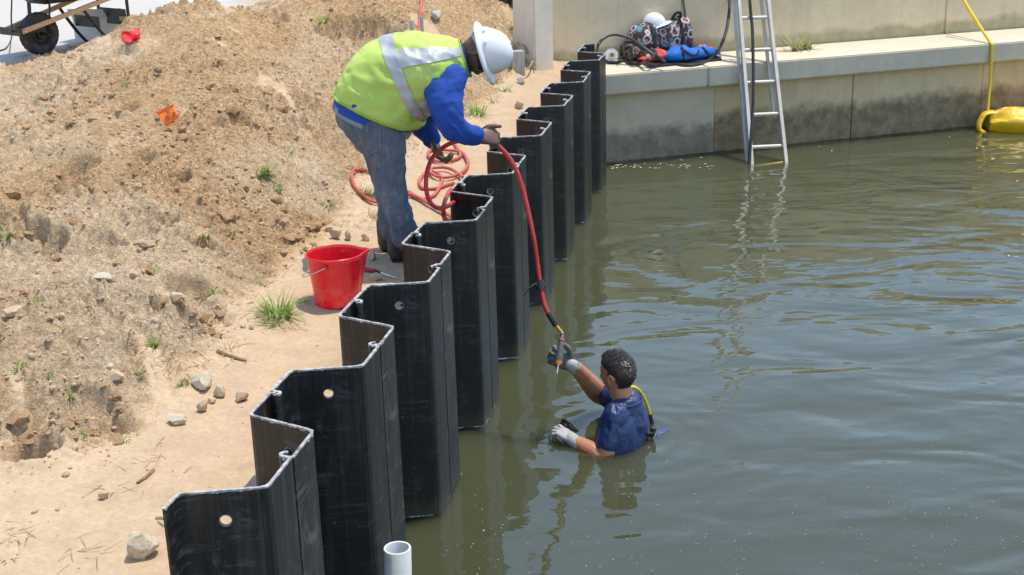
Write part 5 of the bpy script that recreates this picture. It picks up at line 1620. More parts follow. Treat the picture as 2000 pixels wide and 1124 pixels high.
tuft(965, 162, 62, 50, 24, 'spreading grass right under the hat brim', 0, 24, wid=0.008, lean=-0.4)
tuft(992, 130, 24, 24, 28, 'grass beside the short wooden post', 0, 25)
tuft(1000, 55, 22, 22, 22, 'grass in the shade of the end block', 0, 26)
tuft(250, 172, 14, 12, 12, 'tiny green sprig high on the heap', 0, 27)
tuft(20, 1095, 44, 12, 26, 'thin blades in the bottom left corner', 1, 28)
tuft(780, 30, 30, 20, 22, 'sparse grass by the hose on the bank', 1, 29)
tuft(300, 520, 20, 8, 14, 'few blades near the middle of the left slope', 0, 30)

tuft(905, 262, 60, 50, 26, 'straggly grass between the hose coil and the hat', 1, 31)
tuft(880, 225, 40, 30, 24, 'thin grass on the bank under the blue sleeve', 1, 32)
tuft(700, 330, 50, 36, 26, 'sparse weeds up the slope behind the jeans', 1, 33)
tuft(985, 178, 50, 40, 22, 'low weeds along the path below the wooden post', 0, 34)
tuft(640, 400, 60, 40, 24, 'mixed dry weeds on the slope left of the hose loop', 1, 35)
tuft(770, 395, 50, 40, 26, 'yellowed grass under the hose behind the shins', 1, 36)
tuft(590, 590, 40, 24, 22, 'thin yellow blades beside the bucket base', 1, 37)
tuft(420, 575, 40, 18, 18, 'two or three green blades in the middle of the bank', 0, 38)
tuft(960, 200, 40, 30, 24, 'weeds on the bank in front of the hat', 1, 39)

for i, (px, py, w_, n_, h_, lab) in enumerate(((455, 455, 30, 14, 20, 'small weed on the ridge right of the grass sod'), (180, 600, 30, 14, 18, 'small weed left of the broad tan lump'), (70, 590, 26, 14, 18, 'small sprout at the left below the hollows'),
        (275, 740, 30, 16, 20, 'weed beside the half buried tan lump'), (160, 850, 30, 14, 20, 'weed above the bottom left hollow'), (430, 660, 34, 18, 20, 'weed just above the broken twig'), (570, 300, 28, 14, 18, 'weed high on the slope left of the vest'),
        (610, 480, 30, 16, 20, 'weed up the slope behind the bucket rim'), (90, 330, 24, 10, 16, 'tiny weed near the left edge, upper slope'), (505, 560, 44, 24, 26, 'weed directly above the largest grass tuft'))):
    tuft(px, py, w_, n_, h_, lab, i % 2, 60 + i)

# straw and dead stems: stuff
VS, FS = [], []
rr = np.random.default_rng(33)
def straw_patch(px, py, wpx, hpx, n, L=(0.04, 0.12)):
    for i in range(n):
        x_, y_ = px + rr.normal() * wpx / 2.5, py + rr.normal() * hpx / 2.5
        q = W(x_, y_, 0.9) if False else None
        p = gpx(x_, y_)
        blade(VS, FS, (p[0], p[1], p[2] + 0.003), rr.uniform(0, 6.28), rr.uniform(1.15, 1.5), rr.uniform(*L), 0.0035, rr, rr.uniform(0, 0.5))
for a in ((740, 440, 90, 30, 70), (700, 430, 60, 30, 40), (470, 1000, 40, 20, 4), (560, 640, 60, 16, 24), (430, 610, 90, 50, 40), (380, 700, 90, 50, 46), (470, 690, 50, 30, 24), (300, 900, 60, 60, 14), (160, 1090, 60, 30, 14),
          (40, 1050, 50, 30, 14), (740, 12, 110, 22, 60), (700, 40, 60, 20, 30), (250, 640, 120, 70, 26), (320, 720, 60, 40, 30), (520, 520, 80, 60, 16), (930, 245, 50, 16, 26), (640, 560, 40, 20, 6), (220, 960, 60, 20, 10), (600, 60, 60, 30, 20), (880, 200, 40, 30, 10)):
    straw_patch(*a)
single('dry_straw', G(VS, FS), M_STRAW, kind='stuff', smooth=True, autosmooth=None)
def twig(pts, r, label, m, rise=0.006):
    P = catmull(A([gpx(*p, rise) for p in pts]), 6 * len(pts))
    single('twig', G(*tube(P, np.linspace(r, r * .5, len(P)), 6)), m, label, 'twig')
M_TWIG = mat_var('bark', (0.20, 0.12, 0.07), (0.32, 0.21, 0.13), 30, 0.9, 0.6, 120)
twig([(424, 690), (450, 700), (482, 710)], 0.010, 'brown broken twig lying on the sand above the stone cluster', M_TWIG)
twig([(300, 922), (285, 936), (268, 948)], 0.008, 'thin dark stick on the flat sand left of the nearest piles', M_TWIG)
twig([(304, 1016), (318, 1018), (330, 1026), (322, 1030), (308, 1022)], 0.004, 'loop of yellow straw at the edge of the nearest pile', M_STRAW)

# ================================================================== MARKER FLAGS
M_FL = mat_var('orange_flag_vinyl', (0.90, 0.17, 0.015), (0.96, 0.22, 0.03), 8, 0.45)
fl0 = gpx(349, 250); fdep = -(CAM - fl0) @ F_
def fp(px, py, dd=0.0): return CAM + ray(px, py) * ((fdep - 0.05 + dd))
fg = thing('marker_flag', 'orange vinyl marker flag on a wire stuck in the dirt heap', 'flag', fl0)
Q4 = A([(305, 219), (338, 204), (349, 229), (326, 248)], float)
def fq(u, v):
    p = (1 - u) * (1 - v) * Q4[0] + u * (1 - v) * Q4[1] + u * v * Q4[2] + (1 - u) * v * Q4[3]
    if v > .6: p = p + A([-(1 - u) * 3 * (v - .6), 0]) 
    return p
def fpt(u, v, lift=0): 
    p = fq(u, v); return fp(p[0], p[1], 0.02 * math.sin(u * 3.3 + v * 2) + 0.012 * math.sin(v * 5 + 1) - lift)
n = 14
P = [fpt(i / n, j / n) for i in range(n + 1) for j in range(n + 1)]
F = [(i * (n + 1) + j, (i + 1) * (n + 1) + j, (i + 1) * (n + 1) + j + 1, i * (n + 1) + j + 1) for i in range(n) for j in range(n)]
fo = part('flag', G(P, F), M_FL, fg); md = fo.modifiers.new('t', 'SOLIDIFY'); md.thickness = 0.0012
part('wire', G(*tube(catmull(A([fpt(0.0, 0.0, .004), fpt(.5, -.0, .004), fpt(1.0, .02, .004)]), 10), 0.0028, 6)), M_FL, fg)
part('stake', G(*tube(catmull(A([fpt(0.86, .98), fp(349, 256, .03), fl0 + A([0.05, -.02, -.02])]), 10), 0.0022, 6)), M_WIRE, fg)
M_INK = mat_var('faded_black_print', (0.16, 0.03, 0.02), (0.30, 0.06, 0.02), 60, 0.6)
ink = Geo()
def inkline(uv, w=0.0018):
    P = [fpt(u, v, 0.004) for u, v in uv]; ink.add(*tube(catmull(A(P), len(P) * 4), w, 5))
inkline([(.50, .22), (.50, .80)]); inkline([(.60, .22), (.60, .80)])
inkline([(.72, .58), (.72, .78)]); inkline([(.80 + .07 * math.cos(q_), .60 + .10 * math.sin(q_)) for q_ in np.linspace(0, 6.28, 11)])
inkline([(.24, .50), (.40, .50), (.40, .70), (.24, .70), (.24, .50)]); inkline([(.28, .60), (.38, .60)])
part('print', ink, M_INK, fg)
# crumpled red flag by the road
rp = gpx(243, 84)
rf = thing('marker_flag', 'crumpled bright red marker flag lying by the white box at the road edge', 'flag', rp)
rd = -(CAM - rp) @ F_ - 0.03
QR = A([(240, 60), (272, 56), (274, 79), (239, 82)], float)
P = []
for i in range(n + 1):
    for j in range(n + 1):
        u, v = i / n, j / n
        p = (1 - u) * (1 - v) * QR[0] + u * (1 - v) * QR[1] + u * v * QR[2] + (1 - u) * v * QR[3]
        P.append(CAM + ray(p[0] - 3 * math.sin(v * 3.1) * (1 - u), p[1] + 3 * math.sin(u * 4)) * (rd + 0.05 * math.sin(u * 4 + v * 3) + 0.03 * math.sin(u * 9 - v * 5)))
fo = part('flag', G(P, F), mat_var('red_flag_vinyl', (0.85, 0.03, 0.045), (0.92, 0.05, 0.06), 8, 0.45), rf); md = fo.modifiers.new('t', 'SOLIDIFY'); md.thickness = 0.0015

# ================================================================== LADDER
M_ALU = mat_var('weathered_aluminium', (0.60, 0.55, 0.46), (0.70, 0.65, 0.56), 10, 0.5, 0.15, 80, metal=0.1, extra=((0.38, 0.34, 0.28), 20, 0.62))
lb_l, lb_r = W(1464, 318, 0.0), W(1538, 315, 0.0)
LZ = A([0, 0, 1.0])
# plane: through the waterline points and the cap edge
capP = onwall(1490, 119, 0.155)
ln = norm(np.cross(lb_r - lb_l, capP - lb_l))
def lp(px, py): return onplane(px, py, lb_l, ln)
tl, tr_ = lp(1436.5, -30), lp(1500, -30)
dl, drr = norm(tl - lb_l), norm(tr_ - lb_r)
lad = thing('ladder', 'aluminium ladder standing in the water and leaning on the concrete seawall', 'ladder', (lb_l + lb_r) / 2)
across = norm(lb_r - lb_l); lnn = norm(np.cross(across, dl)); lnn = lnn if lnn @ F_ < 0 else -lnn
def rail(b0, d, s):
    g = Geo()
    p, q = b0 - d * 0.55, b0 + d * 3.6
    upv = lnn
    g.add(*bar(p + lnn * .0, q + lnn * .0, 0.006, 0.070, upv))                       # web of the channel
    g.add(*bar(p + across * s * 0.012 + lnn * 0.036, q + across * s * 0.012 + lnn * 0.036, 0.030, 0.005, upv))
    g.add(*bar(p + across * s * 0.012 - lnn * 0.036, q + across * s * 0.012 - lnn * 0.036, 0.030, 0.005, upv))
    part('rail', g, M_ALU, lad, False)
rail(lb_l + across * 0.03, dl, -1); rail(lb_r - across * 0.03, drr, 1)
# second (fly) section lying behind the first, seen along the left rail
g = Geo(); g.add(*bar(lb_l - dl * .5 - lnn * 0.075 - across * 0.012, lb_l + dl * 3.4 - lnn * 0.075 - across * 0.012, 0.024, 0.05, lnn)); part('rail', g, M_ALU, lad, False)
g = Geo(); g.add(*bar(lb_r + drr * 0.45 - lnn * 0.075 - across * 0.065, lb_r + drr * 3.4 - lnn * 0.075 - across * 0.065, 0.024, 0.05, lnn)); part('rail', g, M_ALU, lad, False)
for y0_, y1_ in ((288, 285), (225, 222), (162, 159), (98.5, 96), (36, 33.5), (-27, -29), (350, 346)):
    a_, b_ = lp(1452 + y0_ * .08, y0_), lp(1512 + y1_ * .08, y1_)
    # extend to rails
    def hit(p, b0, d):
        return b0 + d * ((p - b0) @ d)
    a_, b_ = hit(a_, lb_l + across * .03, dl), hit(b_, lb_r - across * .03, drr)
    part('rung', G(*tube([a_, b_], 0.019, 10)), M_ALU, lad)
M_YEL = mat_var('yellow_fibreglass', (0.70, 0.56, 0.08), (0.78, 0.64, 0.14), 12, 0.5)
a_, b_ = lb_l + across * .03 - dl * 0.05, lb_r - across * .03 - drr * 0.015
part('rung', G(*tube([a_, b_], 0.017, 10)), M_YEL, lad)['label'] = 'yellow rung at the water surface'

# ================================================================== BLACK HOSES ON THE DECK
M_BHOSE = mat_var('black_hose_rubber', (0.022, 0.021, 0.022), (0.05, 0.047, 0.045), 10, 0.45, 0.1, 80)
def dk(px, py, up=0.0):
    p = W(px, py, DECK + 0.016 + up); return p
def off_deck(px, py, Y): return WY(px, py, Y)
bh = thing('air_line', 'black rubber hose looped over the deck around the bags', 'hose', dk(1300, 120))
# from the top edge down, along the deck, loops, up over the pile end
P = [off_deck(1426, -25, 14.2), off_deck(1424.5, 20, 13.95), off_deck(1418, 62, 13.7), off_deck(1405, 95, 13.5)]
P += [dk(1386, 117), dk(1362, 126), dk(1336, 127.5), dk(1306, 122), WY(1282, 111, 13.15), WY(1258, 97, 13.25), WY(1236, 84, 13.4), WY(1222, 83, 13.45), WY(1213, 93, 13.4), dk(1215, 111), dk(1228, 123), dk(1246, 125.5), WY(1264, 119, 13.0), WY(1277, 110, 13.1), WY(1281, 103, 13.2), WY(1270, 97, 13.3)]
gq = Geo(); gq.add(*tube(catmull(A(P), 170), 0.016, 8)); 
part('hose', gq, M_BHOSE, bh)
P = [WY(1300, 122, 12.98), WY(1280, 108, 13.15), WY(1256, 93, 13.25), WY(1232, 76, 13.4), WY(1208, 68.5, 13.45), WY(1190, 69.5, 13.45), WY(1176, 78, 13.4), WY(1167.5, 91, 13.3), dk(1167, 107), dk(1174, 118), dk(1188, 122), dk(1206, 122), dk(1222, 118), WY(1240, 108, 13.25), WY(1256, 101, 13.35)]
part('hose', G(*tube(catmull(A(P), 130), 0.015, 8)), M_BHOSE, bh)
bh2 = thing('air_line', 'black hose hanging straight down the middle of the ladder into the water', 'hose', lp(1466, 318))
def lpo(px, py, o=0.035): return lp(px, py) + lnn * o
P = [lpo(1461, -25), lpo(1464.5, 25), lpo(1468, 60), lpo(1469.5, 120), lpo(1470, 170), lpo(1468.5, 220), lpo(1465, 270), lpo(1463, 310), lpo(1462, 345)]
part('hose', G(*tube(catmull(A(P), 60), 0.0155, 10)), M_BHOSE, bh2)
bh3 = thing('rope', 'short dark cord hanging from above onto the patterned bag', 'rope', dk(1337, 30))
part('cord', G(*tube(catmull(A([WY(1331, -25, 13.9), WY(1334, 0, 13.85), WY(1337.5, 22, 13.75), WY(1338, 34, 13.7)]), 20), 0.011, 8)), M_BHOSE, bh3)

# ================================================================== PATTERNED BAG
t = NT('ring_print_fabric'); c = t.coord('Object')
mp = t.n('Mapping', Vector=c); mp.inputs['Rotation'].default_value = (0.5, 0.3, 0.2)
def rings(sc, r, w):
    v = t.n('TexVoronoi', Vector=mp.outputs[0], Scale=sc, Randomness=0.8)
    d = t.math('ABSOLUTE', t.math('SUBTRACT', v.outputs['Distance'], r))
    return t.ramp(d, [(w, 1), (w * 1.8, 0)]), v
r1, v1 = rings(9.5, 0.36, 0.045); r2, v2 = rings(15.0, 0.36, 0.05)
spots = t.ramp(t.noise(mp.outputs[0], 11, 2, 0.5), [(0.56, 0), (0.62, 1)])
col = t.mix(t.ramp(t.noise(c, 6, 3), [(0.4, 0), (0.6, 1)]), (0.025, 0.018, 0.018), (0.10, 0.045, 0.04))
col = t.mix(spots, col, (0.05, 0.22, 0.30))
col = t.mix(t.math('MULTIPLY', r2, 0.8), col, (0.50, 0.34, 0.34))
col = t.mix(r1, col, (0.62, 0.48, 0.46))
M_BAG = t.pbsdf(Base__Color=col, Roughness=0.7, Normal=t.bump(t.noise(c, 14, 4), 0.3, 0.01))
bcn = (dk(1246, 112) + dk(1362, 92)) / 2 * A([1, 1, 0]) + A([0, 0, DECK])
bag = thing('duffel_bag', 'dark duffel bag printed with pink rings and teal spots', 'bag', bcn)
q0, q1 = dk(1243, 121), dk(1364, 107)
bx_ = norm((q1 - q0) * A([1, 1, 0])); by_ = A([-bx_[1], bx_[0], 0])
BL = np.linalg.norm((q1 - q0)[:2])
cen = (q0 + q1) / 2 * A([1, 1, 0]) + by_ * 0.15 + A([0, 0, DECK])
rings_ = []
nS = 26
V = []
nu = 28
for i in range(nS):
    f = i / (nS - 1); x = (f - 0.5) * BL
    endk = min(1.0, (min(f, 1 - f) / 0.09)) ** 0.5
    h = (0.29 + 0.022 * math.sin(f * 5.5 + 0.6) + 0.10 * f) * (0.35 + 0.65 * endk); w_ = 0.135 * (0.45 + 0.55 * endk)
    for j in range(nu):
        a_ = 2 * np.pi * j / nu
        cx_, sz_ = math.cos(a_), math.sin(a_)
        cx_ = np.sign(cx_) * abs(cx_) ** 0.75; sz_ = np.sign(sz_) * abs(sz_) ** 0.8
        V.append(cen + bx_ * x + by_ * (w_ * cx_ * (1 - 0.18 * max(0, sz_))) + Zup * (h / 2 * (1 + sz_) + 0.03))
V = A(V)
V = V + (0.022 * fbm(V[:, 0] * 7, V[:, 1] * 7, V[:, 2] * 7, 3))[:, None] * A([0.3, -0.8, 0.4])
part('body', G(V, ringfaces(nS, nu)), M_BAG, bag)
BVB = BVHTree.FromPolygons([tuple(v) for v in V], ringfaces(nS, nu))
for f in (0.30, 0.76):
    Ps = []
    for q_ in np.linspace(-0.35, math.pi * 0.75, 22):
        base = cen + bx_ * (f - 0.5) * BL + Zup * 0.18
        d = -by_ * math.cos(q_) + Zup * math.sin(q_)
        hgt = BVB.ray_cast(Vector(base), Vector(d))
        Ps.append((A(hgt[0]) if hgt[0] is not None else base + d * 0.17) + d * 0.005)
    Cc = A(Ps); V2, F2 = elliploft(Cc, [0.021] * len(Cc), [0.005] * len(Cc), [bx_] * len(Cc), [norm(np.cross(bx_, t_)) for t_ in np.gradient(Cc, axis=0)], 8)
    part('strap', G(V2, F2), M_STRAP, bag)
def bp(f, s_, z): return cen + bx_ * (f - 0.5) * BL + by_ * s_ + Zup * z
P = catmull(A([bp(.76, -.06, .34), bp(.73, -.09, .40), bp(.66, -.12, .415), bp(.60, -.15, .37), bp(.50, -.175, .31), bp(.40, -.185, .27)]), 30)
V2, F2 = elliploft(P, [0.018] * 30, [0.005] * 30, [by_ * .6 - Zup * .5] * 30, [Zup] * 30, 8)
part('handle', G(V2, F2), M_STRAP, bag)
P = catmull(A([bp(.70, .02, .35), bp(.735, -.02, .43), bp(.80, -.03, .435), bp(.84, .0, .36)]), 20)
part('handle', G(*tube(P, 0.015, 8)), M_STRAP, bag)
# second hard hat behind the bag
h2 = WY(1277, 46, 13.74)
ht = thing('hard_hat', 'second white hard hat lying behind the patterned bag against the wall', 'hard hat', h2 - Zup * .03)
hu_, hf_ = norm(A([-0.30, -0.05, 1.0])), norm(A([0.95, -0.3, 0.10])); hf_ = norm(hf_ - hu_ * (hf_ @ hu_)); hl_ = np.cross(hu_, hf_)
V = []
nuu, nvv = 48, 16
for i in range(nvv + 1):
    for j in range(nuu):
        p_ = 2 * np.pi * j / nuu
        if i <= 12:
            tt = math.pi / 2 * i / 12; rx, ry, z = .118 * math.sin(tt), .105 * math.sin(tt), .125 * math.cos(tt)
        else:
            k2 = (i - 12) / 4; rx, ry, z = .118 + .03 * k2 + .03 * k2 * max(0, math.cos(p_)) ** 2, .105 + .025 * k2, -.012 * k2
        V.append(h2 + hf_ * rx * math.cos(p_) + hl_ * ry * math.sin(p_) + hu_ * (z - 0.02))
so_ = part('shell', G(A(V), ringfaces(nvv + 1, nuu, True, False)), M_HAT, ht); md = so_.modifiers.new('t', 'SOLIDIFY'); md.thickness = .004

# ================================================================== MAT, LIFE JACKET
m0, m1, m2, m3 = dk(1236, 112), dk(1268, 131), dk(1410, 116), dk(1385, 98)
gq = Geo(); bm = bmesh.new()
vs = [bm.verts.new((p[0], p[1], DECK + 0.004)) for p in (m0, m1, m2, m3)]
f_ = bm.faces.new(vs); bmesh.ops.recalc_face_normals(bm, faces=[f_])
r_ = bmesh.ops.extrude_face_region(bm, geom=[f_]); bmesh.ops.translate(bm, vec=(0, 0, .014), verts=[v for v in r_['geom'] if isinstance(v, bmesh.types.BMVert)])
bmesh.ops.recalc_face_normals(bm, faces=bm.faces); bm.verts.index_update()
single('mat', G(A([v.co[:] for v in bm.verts]), [tuple(v.index for v in f.verts) for f in bm.faces]), M_BLACK, 'thin dark rubber mat under the blue life jacket on the deck', 'mat'); bm.free()
lj = thing('life_jacket', 'blue and red life jacket with black straps folded on the mat before the bag', 'life jacket', dk(1330, 115))
M_BLU = cloth_mat('bright_blue_nylon', (0.015, 0.13, 0.50), (0.025, 0.18, 0.62), 8, 0.6, 300, 0.5)
M_REDN = cloth_mat('coral_red_nylon', (0.60, 0.06, 0.05), (0.72, 0.10, 0.08), 8, 0.6, 300, 0.5)
M_CRM = mat_var('cream_webbing', (0.62, 0.56, 0.42), (0.72, 0.66, 0.52), 20, 0.8)
def lump(pts, ra, rz, mat, nm, seed, up=0.0):
    g = Geo()
    P = A([dk(*p) for p in pts]); P[:, 2] = DECK + 0.02
    n = 26; C = catmull(P, n); a_ = catmull(A(ra), n)[:, 0]; z_ = catmull(A(rz), n)[:, 0]
    T = np.gradient(C, axis=0); T /= np.linalg.norm(T, axis=1)[:, None]
    sd = [norm(np.cross(Zup, t_)) for t_ in T]
    a_ = a_ * 0.72; z_ = z_ * 0.64; C[:, 2] += z_ * 0.85 + up
    V, F = elliploft(C, a_, z_, sd, [Zup] * n, 24)
    V = V + (0.016 * fbm(V[:, 0] * 11 + seed, V[:, 1] * 11, V[:, 2] * 11, 3))[:, None] * A([0.1, -0.4, 0.8])
    return part(nm, G(V, F), mat, lj), V, F
_, Vb, Fb = lump([(1296, 121), (1312, 121), (1332, 118.5), (1352, 116), (1374, 113.5), (1392, 110), (1404, 107)], [.06, .15, .19, .14, .15, .10, .03], [.06, .11, .125, .085, .10, .06, .03], M_BLU, 'blue_panel', 3)
lump([(1270, 121), (1280, 121), (1290, 120), (1297, 119)], [.05, .12, .15, .13], [.05, .085, .10, .08], M_REDN, 'red_panel', 4)
lump([(1246, 117), (1256, 119), (1268, 121)], [.03, .07, .06], [.02, .03, .035], M_REDN, 'red_panel', 5)
lump([(1362, 103), (1376, 103), (1398, 104)], [.04, .06, .03], [.05, .055, .03], M_REDN, 'red_panel', 6)
lump([(1288, 112), (1310, 110), (1330, 109)], [.04, .06, .03], [.08, .09, .06], M_BLU, 'blue_panel', 7)
lump([(1366, 103), (1377, 103.3)], [.045, .045], [.062, .060], M_CRM, 'cream_band', 8)
lump([(1262, 119.5), (1270, 117)], [.02, .02], [.05, .05], M_CRM, 'buckle', 9)
BVL = BVHTree.FromPolygons([tuple(v) for v in Vb], Fb)
for pts in (((1331, 92), (1334, 104), (1336, 118)), ((1372, 94), (1380, 102), (1384, 112)), ((1330, 95), (1342, 103), (1350, 108), (1360, 107), (1365, 100))):
    Ps = [project(p[0], p[1], BVL, 0.005) for p in pts]
    Ps = [p for p in Ps if p is not None]
    if len(Ps) >= 2:
        part('strap', G(*tube(catmull(A(Ps), 16), 0.0125, 6)), M_STRAP, lj)

# white threaded fitting on the deck
fc = dk(1194, 120); fc[2] = DECK + 0.074
fa_ = norm(A([0.12, -0.95, 0.25]))
ft = thing('pipe_fitting', 'white octagonal pipe fitting standing on edge on the deck', 'pipe fitting', fc - Zup * 0.07)
M_PVC = mat_var('white_pvc', (0.70, 0.69, 0.66), (0.78, 0.77, 0.75), 8, 0.35, extra=((0.5, 0.45, 0.38), 14, 0.68))
M_CREAM = mat_var('cream_pvc', (0.66, 0.60, 0.48), (0.74, 0.68, 0.56), 12, 0.5)
u_ = norm(np.cross(fa_, Zup)); v_ = np.cross(fa_, u_)
def ringsolid(c, ax, prof, n):
    u_ = norm(np.cross(ax, Zup)); v_ = np.cross(u_, ax); V = []
    for r, h in prof:
        for j in range(n):
            a_ = 2 * np.pi * (j + .5) / n; V.append(c + ax * h + r * (math.cos(a_) * u_ + math.sin(a_) * v_))
    m = len(prof); F = [(i * n + j, i * n + (j + 1) % n, ((i + 1) % m) * n + (j + 1) % n, ((i + 1) % m) * n + j) for i in range(m) for j in range(n)]
    return V, F
part('hex_collar', G(*ringsolid(fc, fa_, [(.026, .022), (.070, .022), (.070, -.02), (.026, -.02)], 8)), M_PVC, ft, False)
part('threaded_end', G(*ringsolid(fc, fa_, [(.022, .034), (.034, .034), (.036, .018), (.022, .018)], 24)), M_CREAM, ft)
part('socket', G(*ringsolid(fc, fa_, [(.028, -.01), (.056, -.01), (.056, -.07), (.028, -.07)], 24)), M_PVC, ft)

# weed on the deck
VS, FS = [], []
rr = np.random.default_rng(50)
for (wx_, wy_, n_, h_) in ((1552, 100, 26, .26), (1568, 97, 18, .20), (1578, 96, 12, .22)):
    p = W(wx_, wy_, DECK)
    for i in range(n_): 
        blade(VS, FS, p + A([rr.normal() * .03, rr.normal() * .02, 0]), rr.uniform(0, 6.28), rr.uniform(.1, 1.1), h_ * rr.uniform(.5, 1.1), .020, rr, rr.uniform(.2, 1.0))
single('weed', G(VS, FS), M_GR2, 'leafy green weed growing on the concrete cap right of the ladder', 'plant', smooth=True, autosmooth=None)

# ================================================================== YELLOW ROPE AND DRY BAG
M_YR = mat_var('yellow_rope_fibre', (0.78, 0.50, 0.02), (0.85, 0.60, 0.05), 40, 0.6, 0.6, 160)
ce = onwall(1936, 89, 0.106)
rp_ = thing('rope', 'yellow rope running over the cap edge down to the floating yellow bag', 'rope', ce)
top_ = wp(float((onwall(1868, -20, -0.72) - a2) @ dW), -0.70, 1.60)
P = [WY(1872, -18, ce[1] + 0.65), WY(1900, 30, ce[1] + 0.33), ce + Zup * 0.012 - nW * 0.0, ce + nW * .012 - Zup * .03, ce * A([1, 1, 0]) + nW * 0.03 + A([0, 0, .5]), WY(1929, 217, ce[1] - 0.10)]
part('rope', G(*tube(catmull(A(P[:3]), 20), 0.016, 8)), M_YR, rp_); part('rope', G(*tube(catmull(A(P[2:]), 30), 0.0155, 8)), M_YR, rp_)
M_DRY = None
t = NT('yellow_vinyl'); c = t.coord('Object')
M_DRY = t.pbsdf(Base__Color=t.mix(t.noise(c, 4, 4), (0.72, 0.42, 0.008), (0.82, 0.52, 0.015)), Roughness=0.42, Normal=t.bump(t.noise(c, 7, 3, 0.5, 1.0), 0.30, 0.03))
d0, d1 = W(1930, 252, 0.0), W(2120, 250, 0.0)
db = thing('dry_bag', 'bright yellow dry bag floating at the right edge beside the seawall', 'bag', (d0 + d1) / 2)
nS = 40; P = [d0 + (d1 - d0) * f for f in np.linspace(-0.01, 1, nS)]
dx_ = norm(d1 - d0); dy_ = A([-dx_[1], dx_[0], 0])
V = []
for i in range(nS):
    f = i / (nS - 1); k = min(1, (f + .02) / .22) ** 0.55 * min(1, (1.02 - f) / .15) ** .5
    ra, rz = 0.21 * (0.35 + .65 * k), 0.155 * (0.45 + .55 * k)
    for j in range(36):
        a_ = 2 * np.pi * j / 36
        V.append(P[i] + dy_ * ra * math.cos(a_) + Zup * (0.055 + rz * math.sin(a_)))
V = A(V); fr2 = (V - d0) @ dx_ / np.linalg.norm(d1 - d0)
pl_ = np.sin(np.arctan2(V[:, 2] - .05, (V - d0) @ dy_) * 7 + 2 * fbm(V[:, 0] * 3, V[:, 1] * 3, V[:, 2] * 3, 2))
V = V + ((0.022 * pl_ * np.exp(-(fr2 / .5) ** 2) + 0.016 * (1 - 2 * np.abs(perlin(V[:, 0] * 6 + V[:, 2] * 5, V[:, 1] * 6, V[:, 2] * 9))) + 0.02 * fbm(V[:, 0] * 4, V[:, 1] * 4, V[:, 2] * 4, 3)))[:, None] * A([0, -.6, .6])
part('bag', G(V, ringfaces(nS, 36)), M_DRY, db)
gq = Geo()
P = catmull(A([d0 + dx_ * .10 + Zup * .17, d0 - dx_ * .04 + Zup * .17 - dy_ * .02, d0 - dx_ * .10 + Zup * .10 - dy_ * .06, d0 - dx_ * .12 + Zup * .02 - dy_ * .10, d0 - dx_ * .06 - Zup * .03 - dy_ * .10]), 24)
gq.add(*elliploft(P, np.linspace(.07, .05, 24), np.linspace(.022, .028, 24), [dy_] * 24, [norm(np.cross(dy_, t_)) for t_ in np.gradient(P, axis=0)], 14))
part('rolled_end', gq, M_DRY, db)
gq = Geo(); gq.add(*bar(d0 - dx_ * .06 + Zup * .165, d0 + dx_ * .06 + Zup * .19, .04, .018, bev=.004)); part('buckle', gq, M_STRAP, db)

# ================================================================== PVC PIPE IN FRONT
pt_ = WY(776, 1070, 4.6)
pp = thing('pvc_pipe', 'upright white plastic pipe with an open top in front of the near piles', 'pipe', (pt_[0], pt_[1], -0.5))
prf = [(.0530, -0.5 - pt_[2]), (.0530, -.002), (.0515, 0.0), (.0445, 0.0), (.0435, -.003), (.0435, -0.5 - pt_[2])]
V = [pt_ + A([r * math.cos(a_), r * math.sin(a_), z]) for r, z in prf for a_ in np.linspace(0, 2 * np.pi, 48, endpoint=False)]
V = A(V); tilt = A([-0.02, 0.0])
V[:, :2] += np.outer(V[:, 2] - pt_[2], A([0.03, 0.02]))
t = NT('scuffed_white_pvc'); c = t.coord('Object')
col = t.mix(t.ramp(t.noise(c, 5, 5, .6), [(0.45, 0), (0.62, 1)]), (0.74, 0.75, 0.77), (0.60, 0.57, 0.48))
M_PVC2 = t.pbsdf(Base__Color=col, Roughness=0.4)
part('tube', G(V, ringfaces(6, 48, True, False)), M_PVC2, pp, True, 40)

# ================================================================== POST, STAKE, VINE BY THE END BLOCK
M_POST = mat_var('weathered_timber', (0.34, 0.32, 0.28), (0.48, 0.46, 0.41), 9, 0.9, 0.5, 60, stretch=(6, 6, 0.7))
pb = gpx(1011, 143); dpt = -(CAM - pb) @ F_; 
pw = 25 * dpt / FPX; ph = 40 * dpt / FPX / 0.95
g = Geo(); g.add(*box(pb + Zup * (ph / 2 - .1), pw, pw * .8, ph + .2, rotz(0.25), 0.008)); single('post', g, M_POST, 'short square grey timber post beside the concrete end block', 'post')
sb = gpx(826, 92); dpt = -(CAM - sb) @ F_
sh_ = 58 * dpt / FPX
g = Geo(); g.add(*box(sb + Zup * (sh_ / 2 - .1) , .030, .022, sh_ + .2, rotz(0.3), 0.003)); single('stake', g, M_POST, 'thin grey wooden stake on the bank beside the red hose', 'stake')
sb = gpx(806, 88); 
g = Geo(); g.add(*box(sb + Zup * 0.05, .034, .03, .34, rotz(0.8), 0.003)); single('stake', g, M_POST, 'short grey stake left of the red hose on the bank', 'stake')
vg = Geo(); rr = np.random.default_rng(61)
ev = thing('dry_vine', 'tangle of dry yellow stems hanging over the rubble by the end block', 'plant', gpx(1030, 140))
